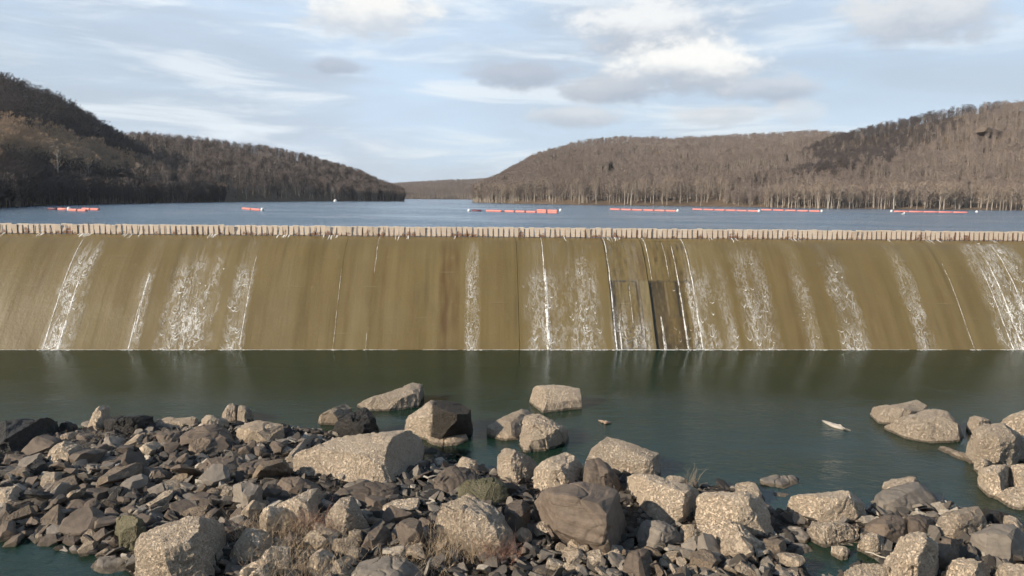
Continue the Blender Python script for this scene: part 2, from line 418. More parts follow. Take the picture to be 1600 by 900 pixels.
def mat_foam(name, alpha_lo, alpha_hi, col=(.80, .78, .72), film=False, lo=.40, hi=.66):
    m, k, out = new_mat(name)
    oc = k.n('ShaderNodeTexCoord').outputs['Object']
    n = k.noise(k.mapping(oc, (5.0, .7, .7)), 1.0, 5, .65, .5)
    n2 = k.noise(oc, 6, 4, .6)
    a = k.mapr(k.math('ADD', k.math('MULTIPLY', n, .6), k.math('MULTIPLY', n2, .4)), lo, hi, alpha_lo, alpha_hi)
    if film:
        at = k.n('ShaderNodeAttribute'); at.attribute_name = 'fade'
        av = k.n('ShaderNodeAttribute'); av.attribute_name = 'veil'
        ap = k.n('ShaderNodeAttribute'); ap.attribute_name = 'flow'
        sp = k.n('ShaderNodeSeparateXYZ'); k.set(sp.inputs[0], ap.outputs['Vector'])
        fx, fv = sp.outputs[0], sp.outputs[1]
        wn = k.noise(ap.outputs['Vector'], .9, 3)
        tri = k.math('MULTIPLY', k.math('ABSOLUTE', k.math('SUBTRACT', k.math('FRACT', k.math('ADD', k.math('MULTIPLY', fx, .85), k.math('MULTIPLY', wn, 1.6))), .5)), 2.0)
        cb = k.n('ShaderNodeCombineXYZ'); k.set(cb.inputs[0], k.math('MULTIPLY', fx, 1.9)); k.set(cb.inputs[1], k.math('MULTIPLY', k.math('SUBTRACT', fv, k.math('MULTIPLY', tri, .95)), 1.45))
        rn = k.noise(cb.outputs[0], 1.0, 4, .55, .35)
        ridge = k.mapr(k.math('ABSOLUTE', k.math('SUBTRACT', rn, .5)), .0, .070, 1.0, 0.0, True)
        fine = k.mapr(k.noise(ap.outputs['Vector'], 7, 4, .65), .35, .65, .45, 1.0)
        a = k.math('MULTIPLY', k.math('ADD', k.math('MULTIPLY', ridge, .86), .05), k.math('MULTIPLY', fine, at.outputs['Fac']))
        vs = k.noise(k.mapping(ap.outputs['Vector'], (5, .25, 1)), 1.0, 4, .6)
        a = k.math('ADD', a, k.math('MULTIPLY', av.outputs['Fac'], k.mapr(vs, .42, .72, 0, .08)), clamp=True)
    principled(k, out, col, .5, None, .4, Alpha=a)
    return m
M_FOAM = mat_foam('white_foam', .35, 1.0)
M_FILM = mat_foam('thin_water_film', 0.06, .62, (.80, .78, .73), True)
M_FOAM_DENSE = mat_foam('dense_foam', .03, .85, (.84, .82, .78), False, .42, .60)

# ------------------------------------------------------------------ ground, water
LAKE_Z = 12.62
bar_px = [(-220, 690), (0, 672), (90, 674), (130, 670), (340, 662), (460, 674), (500, 677), (560, 684), (610, 690), (640, 730), (700, 722), (760, 735), (830, 752), (900, 740), (980, 748), (1080, 768),
          (1160, 778), (1215, 802), (1350, 803), (1385, 785), (1480, 792), (1545, 812), (1600, 850), (1850, 905), (1850, 1300), (-300, 1300)]
pool_l = [(-300, 850), (0, 838), (60, 838), (110, 848), (150, 862), (190, 885), (215, 905), (225, 1000), (190, 1150), (-300, 1150)]
pool_r = [(1232, 850), (1262, 840), (1330, 845), (1395, 868), (1375, 884), (1325, 892), (1310, 905), (1275, 905), (1250, 880)]
pool_m = [(985, 850), (1000, 838), (1012, 850), (1008, 870), (990, 872)]
def to_w(poly, z=0.0): return np.array([at_z(x, y, z)[:2] for x, y in poly])
BAR, PL, PR, PM = to_w(bar_px), to_w(pool_l), to_w(pool_r), to_w(pool_m)
def sdist(P, poly):
    """signed distance (+ inside) of points P (n,2) to polygon"""
    a = poly; b = np.roll(poly, -1, 0)
    best = np.full(len(P), 1e9); ins = np.zeros(len(P), bool)
    for p, q in zip(a, b):
        e = q - p; w = P - p
        t = np.clip((w @ e) / (e @ e + 1e-12), 0, 1)
        best = np.minimum(best, np.hypot(*(w - t[:, None] * e).T))
        c = ((p[1] > P[:, 1]) != (q[1] > P[:, 1]))
        with np.errstate(divide='ignore', invalid='ignore'):
            xi = (q[0] - p[0]) * (P[:, 1] - p[1]) / (q[1] - p[1]) + p[0]
        ins ^= c & (P[:, 0] < xi)
    return np.where(ins, best, -best)
def ground_h(P):
    P = np.atleast_2d(np.asarray(P, float)[..., :2])
    d = sdist(P, BAR)
    for q, s in ((PL, 1.0), (PR, 1.3), (PM, 1.2)): d = np.minimum(d, -sdist(P, q) * s)
    h = np.where(d > 0, 0.06 + 0.42 * (1 - np.exp(-d / 2.0)), np.maximum(-1.6, 0.06 + d * 0.42))
    for (cx_, cy_, rx, ry, amp) in SHOALS:
        h = h + amp * np.exp(-((P[:, 0] - cx_) / rx) ** 2 - ((P[:, 1] - cy_) / ry) ** 2) * (d < 0)
    return h
SHOALS = []
for px, py, rx, ry, amp in ((1290, 660, 4.5, 1.6, 1.1), (1360, 700, 5, 2.5, .9), (1190, 760, 4, 1.5, .7), (690, 705, 2.5, 1.2, .7), (1500, 720, 4, 2.5, .8), (1250, 640, 4, 1.2, .9)):
    q = at_z(px, py, 0); SHOALS.append((q[0], q[1], rx, ry, amp))
xs = np.concatenate([np.linspace(-900, -48, 18)[:-1], np.arange(-48, 60, .4), np.linspace(60, 900, 18)])
ys = np.concatenate([np.linspace(-600, 16, 14)[:-1], np.arange(16, 62, .4), np.linspace(62, 92, 8)])
GX, GY = np.meshgrid(xs, ys, indexing='ij')
gz = ground_h(np.stack([GX.ravel(), GY.ravel()], 1)).reshape(GX.shape)
bump = np.array([[mn.noise(Vector((x * .7, y * .7, 0))) * .10 + mn.noise(Vector((x * 2, y * 2, 3))) * .05 if (-48 <= x <= 60 and 16 <= y <= 62) else 0 for y in ys] for x in xs])
me = grid_mesh('river_bed', np.stack([GX, GY, gz + bump], 2))
tag(link('river_bed', me, [M_BED, M_GROUND]), 'gravelly river bed and rock bar below the dam', kind='structure')
zc = np.array([p.center.z for p in me.polygons]); me.polygons.foreach_set('material_index', (zc > -.08).astype(np.int32))

WS = grid_mesh('pool', np.array([[(x, y, 0) for y in np.linspace(-600, 92, 20)] for x in np.linspace(-900, 900, 20)], float))
tag(link('pool_water', WS, M_POOL), 'green river pool between dam and rocks', kind='structure')

# ------------------------------------------------------------------ dam
b0, b1 = at_z(0, 546.5, 0), at_z(1600, 546.5, 0)
SL = (b1[1] - b0[1]) / (b1[0] - b0[0]); ANG = math.atan(SL)
ORG = at_z(800, 546.5, 0); ORG[1] = b0[1] + SL * (0 - b0[0]); ORG[0] = 0
ca, sa = math.cos(ANG), math.sin(ANG)
def dam_s(px):
    """position along the dam axis of a base pixel"""
    p = at_z(px, 546.5, 0) - ORG; return p[0] * ca + p[1] * sa
PROF = np.array([(-1.6, -1.9), (0, 0), (1.75, 2.36), (3.40, 4.75), (5.15, 7.0), (6.9, 8.95), (8.2, 10.2), (9.3, 11.0), (10.3, 11.45), (11.3, 11.6), (12.6, 11.6)])
from_len = np.concatenate([[0], np.cumsum(np.hypot(*np.diff(PROF, axis=0).T))])
def smooth_prof(n):
    """rounded profile by averaging a dense polyline"""
    t = np.linspace(0, from_len[-1], 400)
    p = np.stack([np.interp(t, from_len, PROF[:, 0]), np.interp(t, from_len, PROF[:, 1])], 1)
    ker = np.ones(41) / 41
    pad = np.pad(p, ((20, 20), (0, 0)), mode='reflect', reflect_type='odd')
    p = np.stack([np.convolve(pad[:, j], ker, 'valid') for j in (0, 1)], 1)
    return p[np.linspace(0, 399, n).astype(int)]
PF = smooth_prof(400)
_d = np.gradient(PF, axis=0); _d /= np.linalg.norm(_d, axis=1)[:, None]
_m = np.concatenate([[True], np.diff(np.maximum.accumulate(PF[:, 1])) > 1e-6])
PZ, PY, PNY, PNZ = PF[_m, 1], PF[_m, 0], -_d[_m, 1], _d[_m, 0]
def prof_at_z(z):
    """local y (distance behind the toe) and normal of the face at height z"""
    return np.interp(z, PZ, PY), np.array([np.interp(z, PZ, PNY), np.interp(z, PZ, PNZ)])
def z_of_py(px, py):
    """height on the face seen at a pixel"""
    d = ray(px, py)
    zz = np.linspace(0, 11.6, 240); yy = np.interp(zz, PZ, PY)
    # intersect: local y of ray at height z
    kk = (zz - CAM_Z) / d[2]; P = EYE[None] + d[None] * kk[:, None] - ORG[None]
    ly = -P[:, 0] * sa + P[:, 1] * ca
    return float(zz[np.argmin(np.abs(ly - yy))])
dam = empty('dam', (ORG[0], ORG[1], 0)); dam.rotation_euler.z = ANG
tag(dam, 'long curved concrete spillway dam stained olive brown with thin trickling water', 'dam')

edges_px = [-760, -480, -160, 172, 384, 521, 583, 700, 812, 962, 1027, 1101, 1235, 1378, 1503, 1640, 1900, 2250]
STAINS = [(690, 6, .9, 0), (700, 9, .8, 0), (712, 5, .6, 0), (535, 3, .6, 0), (575, 3, .6, 0), (590, 4, .5, 0), (20, 20, .35, 0), (640, 6, .3, 0), (405, 5, .3, 0), (1255, 12, .45, 0), (1375, 6, .5, 0), (1500, 6, .55, 0),
          (1400, 14, .25, 0), (860, 5, .25, 0), (1018, 5, .9, 0), (1215, 8, .3, 0), (470, 8, .25, 0), (170, 6, .25, 0), (615, 3, .4, 0), (780, 8, .3, 0)]
ST = [(dam_s(p), w / 13.5, a, c) for p, w, a, c in STAINS]
Z_STEP = z_of_py(960, 438)
Z_STEP2 = z_of_py(1050, 492)
GAPS = {812: .022, 962: .04, 1027: .05, 1101: .04, 521: .010}
for ei in range(len(edges_px) - 1):
    e0, e1 = edges_px[ei], edges_px[ei + 1]
    x0, x1 = dam_s(e0) + GAPS.get(e0, 0.0), dam_s(e1) - GAPS.get(e1, 0.0)
    inview = -100 < e1 and e0 < 1750
    nx = max(2, int((x1 - x0) / (.11 if inview else 2.0)))
    X_ = np.linspace(x0, x1, nx)
    prof = PF[np.linspace(0, 399, 190 if inview else 40).astype(int)]
    gx, gy = np.meshgrid(X_, prof[:, 0], indexing='ij'); _, gzz = np.meshgrid(X_, prof[:, 1], indexing='ij')
    q = np.stack([gx, gzz, np.zeros_like(gx)], -1)
    d = np.zeros(gx.shape) + .03 * pn(q * .4 + 40)
    r, g, b = np.zeros_like(gx), np.zeros_like(gx), np.zeros_like(gx)
    if e0 in (962, 1027):
        xa = (gx - x0) / (x1 - x0); up_ok = gzz < 11.3
        low = (gzz < Z_STEP + .07 * pn(q * 3)) & up_ok; high = ~low & up_ok
        if e0 == 962:
            d += np.where(low, np.where(xa < .72, -.17, -.05), np.where(high, -.03, 0))
            g = np.where(low, np.maximum(.95 * np.exp(-((xa - .06) / .10) ** 2), np.exp(-((xa - .72) / .05) ** 2)), 0)
            g = np.maximum(g, low * .5 * np.clip(pn(q * [4, .5, 1]) - .05, 0, 1))
            b = np.where(low & (xa > .77), .55, np.where(high & (xa > .6), .15, 0)); r = np.where(high & (xa > .6), .3, 0)
        else:
            low2 = gzz < Z_STEP2 + .15 * pn(q * 4 + 3)
            mid = (xa > .36) & (xa < .60)
            d += np.where(low, -.32, np.where(high, -.09, 0)) + np.where(low & mid, .12, 0) + np.where(low & mid & low2, -.12, 0)
            g = np.where(low, np.maximum(np.exp(-((xa - .14) / .24) ** 4) * (1.1 + .5 * pn(q * [6, 1.5, 1])), .95 * np.exp(-((xa - .64) / .07) ** 2)), .5 * np.clip(pn(q * [4, .6, 1]), 0, 1))
            r = np.where(low & mid & low2, .3, 0)
        d += .035 * pn(q * 2.5 + 9) * up_ok
        zc2 = Z_STEP + .07 * pn(q * 3)
        g = np.maximum(g, .9 * np.exp(-((gzz - zc2 + .05) / .07) ** 2) * np.clip(.6 + pn(q * [1.5, 0, 0] + 3), 0, 1))  # dark crack along the step, its recess shade painted in
        g = np.maximum(g, low * .75 * np.clip(pn(q * [3, 3, 1] + 21) * 2 + (1.6 - gzz) * .5, 0, 1) * (gzz < 2.6))
        g = np.clip(g * (1.25 + 1.1 * pn(q * [7, .9, 1] + 5)) + .8 * np.clip(pn(q * [5, .7, 1] + 55) * 2.4 - .6, 0, 1), 0, 1)
        r = r + .55 * np.clip(pn(q * [3.5, .35, 1] + 88) * 2 - .45, 0, 1)
        b = b + .5 * np.clip(pn(q * [9, 1.1, 1] + 65) * 2.6 - 1.0, 0, 1) * low
    for s, w, a, c in ST:
        if x0 - 3 * w < s < x1 + 3 * w:
            wv = pn(np.stack([np.full_like(gx, s * 3.1), gzz * .35, gx * 0], -1)) * w * .6
            r = r + a * np.exp(-((gx - s - wv) / w) ** 2) * (.6 + .6 * pn(q * [2, .5, 1] + 7)) * np.clip((11.6 - gzz) / 1.5, .2, 1)
    for li, zl in enumerate((1.55, 3.1, 4.7, 6.25, 7.8, 9.3)):      # construction lift lines, broken and faint
        ln = np.exp(-((gzz - zl - .04 * pn(q * [.8, 0, 0] + li * 7)) / .045) ** 2) * np.clip(pn(q * [.35, 0, 0] + li * 11) * 2 - .1, 0, 1)
        b = b + .55 * ln; g = g + .35 * np.roll(ln, -1, 1)
    spall = np.clip(pn(q * [1.6, 2.2, 1] + 77) * 3 - 1.75, 0, 1); b = b + .35 * spall
    alg = np.clip(pn(q * [1.1, .10, 1] + 31) * 2.2 - .55, 0, 1) * np.clip(pn(q * [.3, .25, 1] + 13) * 2 + .3, 0, 1); g = g + .38 * alg
    ny, nz_ = np.interp(gzz, PZ, PNY), np.interp(gzz, PZ, PNZ)
    P = np.stack([gx, gy + ny * d, gzz + nz_ * d], -1)
    tail = np.array([[(x, 13.2, 11.55), (x, 13.3, -1.9)] for x in X_]); P = np.concatenate([P, tail], 1)
    stc = np.concatenate([np.clip(np.stack([r, g, b, np.ones_like(r)], -1), 0, 1), np.tile([0, 0, 0, 1.], (len(X_), 2, 1))], 1)
    me = grid_mesh('monolith', P)
    ca_ = me.color_attributes.new('stain', 'FLOAT_COLOR', 'POINT')
    ca_.data.foreach_set('color', stc.astype(np.float32).ravel())
    # end walls close the block so that the joint reads as a gap
    bm = bmesh.new(); bm.from_mesh(me); bm.verts.ensure_lookup_table()
    m_ = P.shape[1]
    for base_, ed_ in ((0, e0), ((P.shape[0] - 1) * m_, e1)):
        if ed_ not in GAPS: continue
        try: fc_ = bm.faces.new([bm.verts.new(bm.verts[base_ + j].co) for j in range(m_) if not bm.verts.ensure_lookup_table()])
        except ValueError: pass
    bm.to_mesh(me); bm.free()
    link('monolith', me, M_DAM, dam)
core = MB(); core.add([(dam_s(-760), 1.2, -2), (dam_s(2250), 1.2, -2), (dam_s(2250), 12.9, -2), (dam_s(-760), 12.9, -2),
                       (dam_s(-760), 9.6, 9.6), (dam_s(2250), 9.6, 9.6), (dam_s(2250), 12.9, 11.2), (dam_s(-760), 12.9, 11.2)],
                      [(3, 2, 1, 0), (4, 5, 6, 7), (0, 1, 5, 4), (1, 2, 6, 5), (2, 3, 7, 6), (3, 0, 4, 7)])
link('core', core.mesh('core'), M_BED, dam)

# flashboards: one board between each pair of pins
fb = empty('flashboard_fence', (ORG[0], ORG[1], 0)); fb.rotation_euler.z = ANG
tag(fb, 'low fence of pale rust stained wooden boards and steel pins along dam crest', 'flashboards')
PITCH_B = 0.628
FB_Y = 11.25
bv = []
for var in range(5):
    b = MB()
    w = .304
    zs = [0, .30, .62, .93, 1.02]
    for j in range(3):
        t = .01 * random.uniform(-1, 1)
        b.box(-w, w, -.03 + t, .03 + t, zs[j] + .008, zs[j + 1] - .008)
    b.box(-.3125, .3125, -.045, .05, .932, 1.03 + .02 * random.random())
    bv.append(b.mesh('flashboard'))
nb = 0
s_lo, s_hi = dam_s(-330), dam_s(1940)
nb = int((s_hi - s_lo) / PITCH_B)
pin_m = []
for h in (.97, 1.0, 1.36):
    b = MB(); b.tube([(0, 0, -.05), (0, .02, h * .6), (.01, .03, h)], [.032, .031, .029], 6); b.box(-.05, .05, -.05, .05, -.06, .05); pin_m.append(b.mesh('pin'))
for i in range(nb):
    x = s_lo + (i + .5) * PITCH_B
    vr = random.random()
    o = link('flashboard', bv[i % 5], M_BOARD, fb)
    o.location = (x + random.uniform(-.012, .012), FB_Y + random.uniform(-.03, .03), 11.62 + random.uniform(-.03, .03))
    o.rotation_euler = (random.gauss(0, .02), random.gauss(0, .004), random.gauss(0, .015)); o.scale = (1, 1, random.uniform(1.05, 1.13))
    if vr < .05: o.rotation_euler.x += .13; o.scale.z *= .96
    p = link('pin', pin_m[2 if vr > .975 else (1 if vr > .6 else 0)], M_RUST, fb)
    p.location = (x + PITCH_B / 2 + random.uniform(-.03, .03), FB_Y - .09, 11.60); p.rotation_euler = (random.gauss(0, .03), random.gauss(0, .025), 0)
    if random.random() < .10: p.scale = (2.4, 1.3, 1)

# ------------------------------------------------------------------ water running down the face
def face_pt(x, z, lift=.03):
    y, n = prof_at_z(z)
    return (x, y + n[0] * lift, z + n[1] * lift)
def cascade(label, px0, px1, py_top, py_bot=546, dens=1.0, film=True, size=1.0, lines=(), grow=True, group='water cascades on the spillway face'):
    root = empty('water_cascade', (ORG[0], ORG[1], 0)); root.rotation_euler.z = ANG
    tag(root, label, 'cascade', group)
    x0, x1 = dam_s(px0), dam_s(px1)
    pc = (px0 + px1) / 2
    zt = z_of_py(pc + (800 - pc) * .07, py_top); zb = .03
    mb = MB()
    area = max(.4, (x1 - x0)) * zt
    nV = int(area * 1.3 * dens)
    for _ in range(nV):
        u = random.random(); v = random.random()
        t = v ** (0.75 if grow else 1.0)           # 0 top .. 1 bottom
        edge = 1 - abs(2 * u - 1)
        if random.random() > min(1, .30 + edge * 1.3) * (.25 + .95 * t): continue
        cx_ = x0 + (x1 - x0) * u; z = zt + (zb - zt) * t
        if mn.noise(Vector((cx_ * 1.1, z * .5, px0))) < -.22: continue
        w = random.uniform(.14, .40) * size * (.7 + .5 * t); drop = random.uniform(.12, .50) * size * (.6 + .8 * t)
        th = random.uniform(.013, .038) * size; skew = random.uniform(-.5, .5)
        n = 6; top = []; bot = []
        for j in range(n + 1):
            a = -1 + 2 * j / n
            wob = random.uniform(-.03, .03)
            dz = drop * (abs(a - skew * .3) ** 1.25) + wob
            tk = th * (1.15 - abs(a)) * random.uniform(.7, 1.5)
            zz = min(max(z - drop + dz, .02), 11.3)
            top.append(face_pt(cx_ + a * w, min(zz + tk, 11.3), .03)); bot.append(face_pt(cx_ + a * w, max(zz - tk * 1.4, .0), .045))
        mid = [face_pt(p[0], max(.0, (p[2] + q[2]) / 2 - .02), .055) for p, q in zip(top, bot)]
        vs = top + mid + bot
        fs = [(j, j + 1, n + 2 + j, n + 1 + j) for j in range(n)] + [(n + 1 + j, n + 2 + j, 2 * n + 3 + j, 2 * n + 2 + j) for j in range(n)]
        mb.add(vs, fs)
    if mb.v: tag(link('foam', mb.mesh('foam', True), M_FOAM, root), kind='stuff')
    if film:
        x0 -= .3; x1 += .3; nx = max(10, int((x1 - x0) / .14)); zc_ = 11.3; nz = 70
        zz = np.linspace(zb, zc_, nz + 1); yv = np.interp(zz, PZ, PY); ny, nz_ = np.interp(zz, PZ, PNY), np.interp(zz, PZ, PNZ)
        arc = np.concatenate([[0], np.cumsum(np.hypot(np.diff(zz), np.diff(yv)))])
        ui, vj = np.meshgrid(np.linspace(0, 1, nx + 1), np.arange(nz + 1), indexing='ij')
        gx = x0 + (x1 - x0) * ui; gz2 = zz[vj]; av = arc[-1] - arc[vj]
        q = np.stack([gx * 2.2, av * 1.1, gx * 0 + px0], -1); lift = .024 + .03 * np.clip(pn(q), 0, 1)
        P = np.stack([gx + .08 * pn(np.stack([gx * 0, av * .5, gx * 0 + px0 + .5], -1)), yv[vj] + ny[vj] * lift, gz2 + nz_[vj] * lift], -1)
        fm = grid_mesh('film', P)
        edge = np.clip(np.minimum(ui, 1 - ui) * 3.4 + .45 * pn(np.stack([gx * .8, av * .6, gx * 0 + px0], -1)), 0, 1)
        start = np.clip((zt + .9 + 1.3 * pn(np.stack([gx * 1.1, gx * 0, gx * 0 + px0], -1)) - gz2) / 1.6, 0, 1) * np.clip(.55 + .55 * (zt - gz2) / zt, 0, 1)
        clump = np.clip(.62 + .9 * pn(np.stack([gx * .9, av * .22, gx * 0 + px0 + 3], -1)), .1, 1)
        fd = np.clip(edge * start * clump * min(1.0, .15 + dens * .7), 0, 1); vl = edge * np.clip(dens, .3, 1) * np.clip((11.3 - gz2) / .6, 0, 1)
        for E_ in (fd, vl): E_[0] = E_[-1] = 0; E_[:, -1] = 0
        fm.attributes.new('fade', 'FLOAT', 'POINT').data.foreach_set('value', fd.ravel().astype(np.float32))
        fm.attributes.new('veil', 'FLOAT', 'POINT').data.foreach_set('value', vl.ravel().astype(np.float32))
        fm.attributes.new('flow', 'FLOAT_VECTOR', 'POINT').data.foreach_set('vector', np.stack([gx, av, gx * 0 + px0 * .1], -1).ravel().astype(np.float32))
        link('film', fm, M_FILM, root); x0 += .3; x1 -= .3
    for (qx, q0, q1, w0, w1) in lines:
        x = dam_s(qx); za, zz_ = z_of_py(qx + (800 - qx) * .07, q0), max(.02, z_of_py(qx, q1) if q1 < 545 else .02)
        N = max(8, int((za - zz_) / .12)); L = []; Rr = []; C = []
        for j in range(N + 1):
            t = j / N; z = za + (zz_ - za) * t
            w = .72 * (w0 + (w1 - w0) * t) * (.55 + .9 * abs(mn.noise(Vector((qx, z * 1.7, 5)))) + .25 * random.random())
            dx = .06 * mn.noise(Vector((qx, z * .8, 1)))
            L.append(face_pt(x + dx - w, z, .015)); C.append(face_pt(x + dx, z, .02 + w * .5)); Rr.append(face_pt(x + dx + w, z, .015))
        m2 = MB(); m2.add(L + C + Rr, [(j, j + 1, N + 2 + j, N + 1 + j) for j in range(N)] + [(N + 1 + j, N + 2 + j, 2 * N + 3 + j, 2 * N + 2 + j) for j in range(N)])
        link('water_line', m2.mesh('water_line', True), M_FOAM_DENSE, root)
    # churned line where it meets the pool
    m3 = MB(); x = x0 - .3
    while x < x1 + .3:
        w = random.uniform(.1, .35)
        m3.add([(x, -.08 - .40 * random.random() ** 2, .006), (x + w, -.08 - .40 * random.random() ** 2, .006), (x + w, .05, .035), (x, .05, .03)], [(0, 1, 2, 3)])
        x += w * random.uniform(.9, 1.3)
    tag(link('toe_foam', m3.mesh('toe_foam'), M_FOAM, root), kind='stuff')

cascade('wide white cascade with a straight bright jet beside it near left end of dam', 62, 110, 392, dens=1.15, lines=[(66, 362, 546, .05, .09), (90, 440, 546, .08, .22)])
cascade('single narrow white trickle widening from a ledge mark below the crest', 196, 212, 428, dens=.6, size=.7, lines=[(203, 428, 520, .16, .10), (200, 470, 546, .05, .09)])
cascade('broad scalloped white cascade fanning over left part of the spillway', 240, 326, 408, dens=1.0)
cascade('patchy cascade with a bright thin jet on its right edge', 345, 376, 420, dens=.9, lines=[(373, 400, 546, .03, .07)])
cascade('hair thin broken white trickle left of the rust streaks', 517, 524, 380, dens=.12, film=False, size=.4, lines=[(520, 420, 546, .03, .035)])
cascade('thin short trickle from crest beside a brown stain', 572, 578, 370, dens=.1, film=False, size=.4, lines=[(575, 366, 425, .05, .03), (571, 520, 546, .03, .03)])
cascade('faint column of small scalloped ripples right of the brown rust streak', 729, 747, 398, dens=1.0, size=.6, grow=False)
cascade('brightest central cascade bursting white over a small ledge', 820, 890, 425, dens=.75, lines=[(856, 366, 440, .06, .12), (858, 420, 546, .10, .42)])
cascade('wide pale cascade just left of the damaged concrete panel', 892, 945, 405, dens=.8)
cascade('bright jet running along left joint of the damaged panel', 960, 985, 480, dens=.9, size=.6, lines=[(964, 372, 546, .07, .13), (972, 500, 546, .05, .16)])
cascade('splashing water down the middle of the damaged panel', 988, 1020, 505, dens=1.2, size=.55, lines=[(994, 440, 505, .04, .04)])
cascade('trickles over the dark broken recess of the damaged panel', 1030, 1085, 440, dens=.7, size=.6, film=False, lines=[(1033, 372, 440, .07, .04), (1040, 495, 546, .10, .30), (1062, 380, 436, .05, .03), (1076, 385, 546, .05, .16)])
cascade('bright jet along the right joint of the damaged panel', 1088, 1104, 430, dens=1.2, size=.6, lines=[(1099, 372, 546, .07, .13)])
cascade('narrow pale cascade close to the right joint of damaged panel', 1104, 1128, 425, dens=.6)
cascade('second slim scalloped cascade right of the damaged panel', 1133, 1156, 420, dens=.55)
cascade('broad soft scalloped cascade on right half of the spillway', 1168, 1224, 395, dens=.62)
cascade('very faint ripple column between two scalloped cascades', 1262, 1286, 425, dens=.45, size=.7)
cascade('crisp scalloped cascade beside a long dark curved stain', 1318, 1361, 412, dens=.75)
cascade('faint dashed ripples in a column right of the dark stain', 1436, 1464, 395, dens=.55, size=.6, grow=False)
cascade('single hair thin jet curving down the right part of spillway', 1519, 1526, 412, dens=.05, film=False, size=.4, lines=[(1523, 412, 546, .03, .035)])
cascade('dense white cascade at far right end of the visible dam', 1566, 1660, 378, dens=1.3, lines=[(1600, 400, 546, .03, .25), (1626, 380, 546, .04, .2), (1584, 420, 546, .03, .12)])
# broken white waterline along the toe and leaks under the boards
m4 = MB(); x = dam_s(-100)
while x < dam_s(1700):
    w = random.uniform(.2, 1.1)
    if mn.noise(Vector((x * .23, 0, 3))) > -.15:
        m4.add([(x, -.05 - .10 * random.random(), .005), (x + w, -.05 - .10 * random.random(), .005), (x + w, .03, .02), (x, .03, .02)], [(0, 1, 2, 3)])
    x += w
o = link('waterline_foam', m4.mesh('waterline_foam'), M_FOAM); o.location = (ORG[0], ORG[1], 0); o.rotation_euler.z = ANG
tag(o, 'thin broken white foam along the foot of the dam', 'foam', kind='stuff')
m5 = MB(); x = dam_s(-100)
while x < dam_s(1750):
    w = random.uniform(.04, .16)
    v = mn.noise(Vector((x * .35, 2, 8)))
    if v > .15 and random.random() < .3:
        z1 = random.uniform(11.35, 11.5); lx = random.uniform(-.15, .15)
        z0 = z1 - random.uniform(.05, .3) * (.4 + max(0, v))
        pts = [(x, 11.1, 11.66), (x + w, 11.1, 11.66), face_pt(x + w, z1, .03), face_pt(x, z1, .03), face_pt(x + w * .7 + lx, z0, .02), face_pt(x + w * .3 + lx, z0, .02)]
        m5.add(pts, [(0, 1, 2, 3), (3, 2, 4, 5)])
    x += w * random.uniform(1, 2.5)
o = link('leaking_water', m5.mesh('leaking_water', True), M_FOAM); o.location = (ORG[0], ORG[1], 0); o.rotation_euler.z = ANG
tag(o, 'small white leaks spilling under the crest boards', 'water', kind='stuff')

# ------------------------------------------------------------------ lake
lk = []
for px in (-3000, -1200, -330, 0, 800, 1600, 2000, 3000):
    s = dam_s(px) if abs(px) < 2500 else (dam_s(2250) + 900) * (1 if px > 0 else -1)
    lk.append((ORG[0] + s * ca - 11.6 * sa, ORG[1] + s * sa + 11.6 * ca))
far = [(x * 4 if abs(x) > 100 else x, 4000) for x, y in lk]
P = np.array([[(a[0] + (b[0] - a[0]) * t, a[1] + (b[1] - a[1]) * t, LAKE_Z) for t in np.linspace(0, 1, 30) ** 2] for a, b in zip(lk, far)])
tag(link('lake_water', grid_mesh('lake', P), M_LAKE), 'wide blue reservoir held behind the dam', kind='structure')

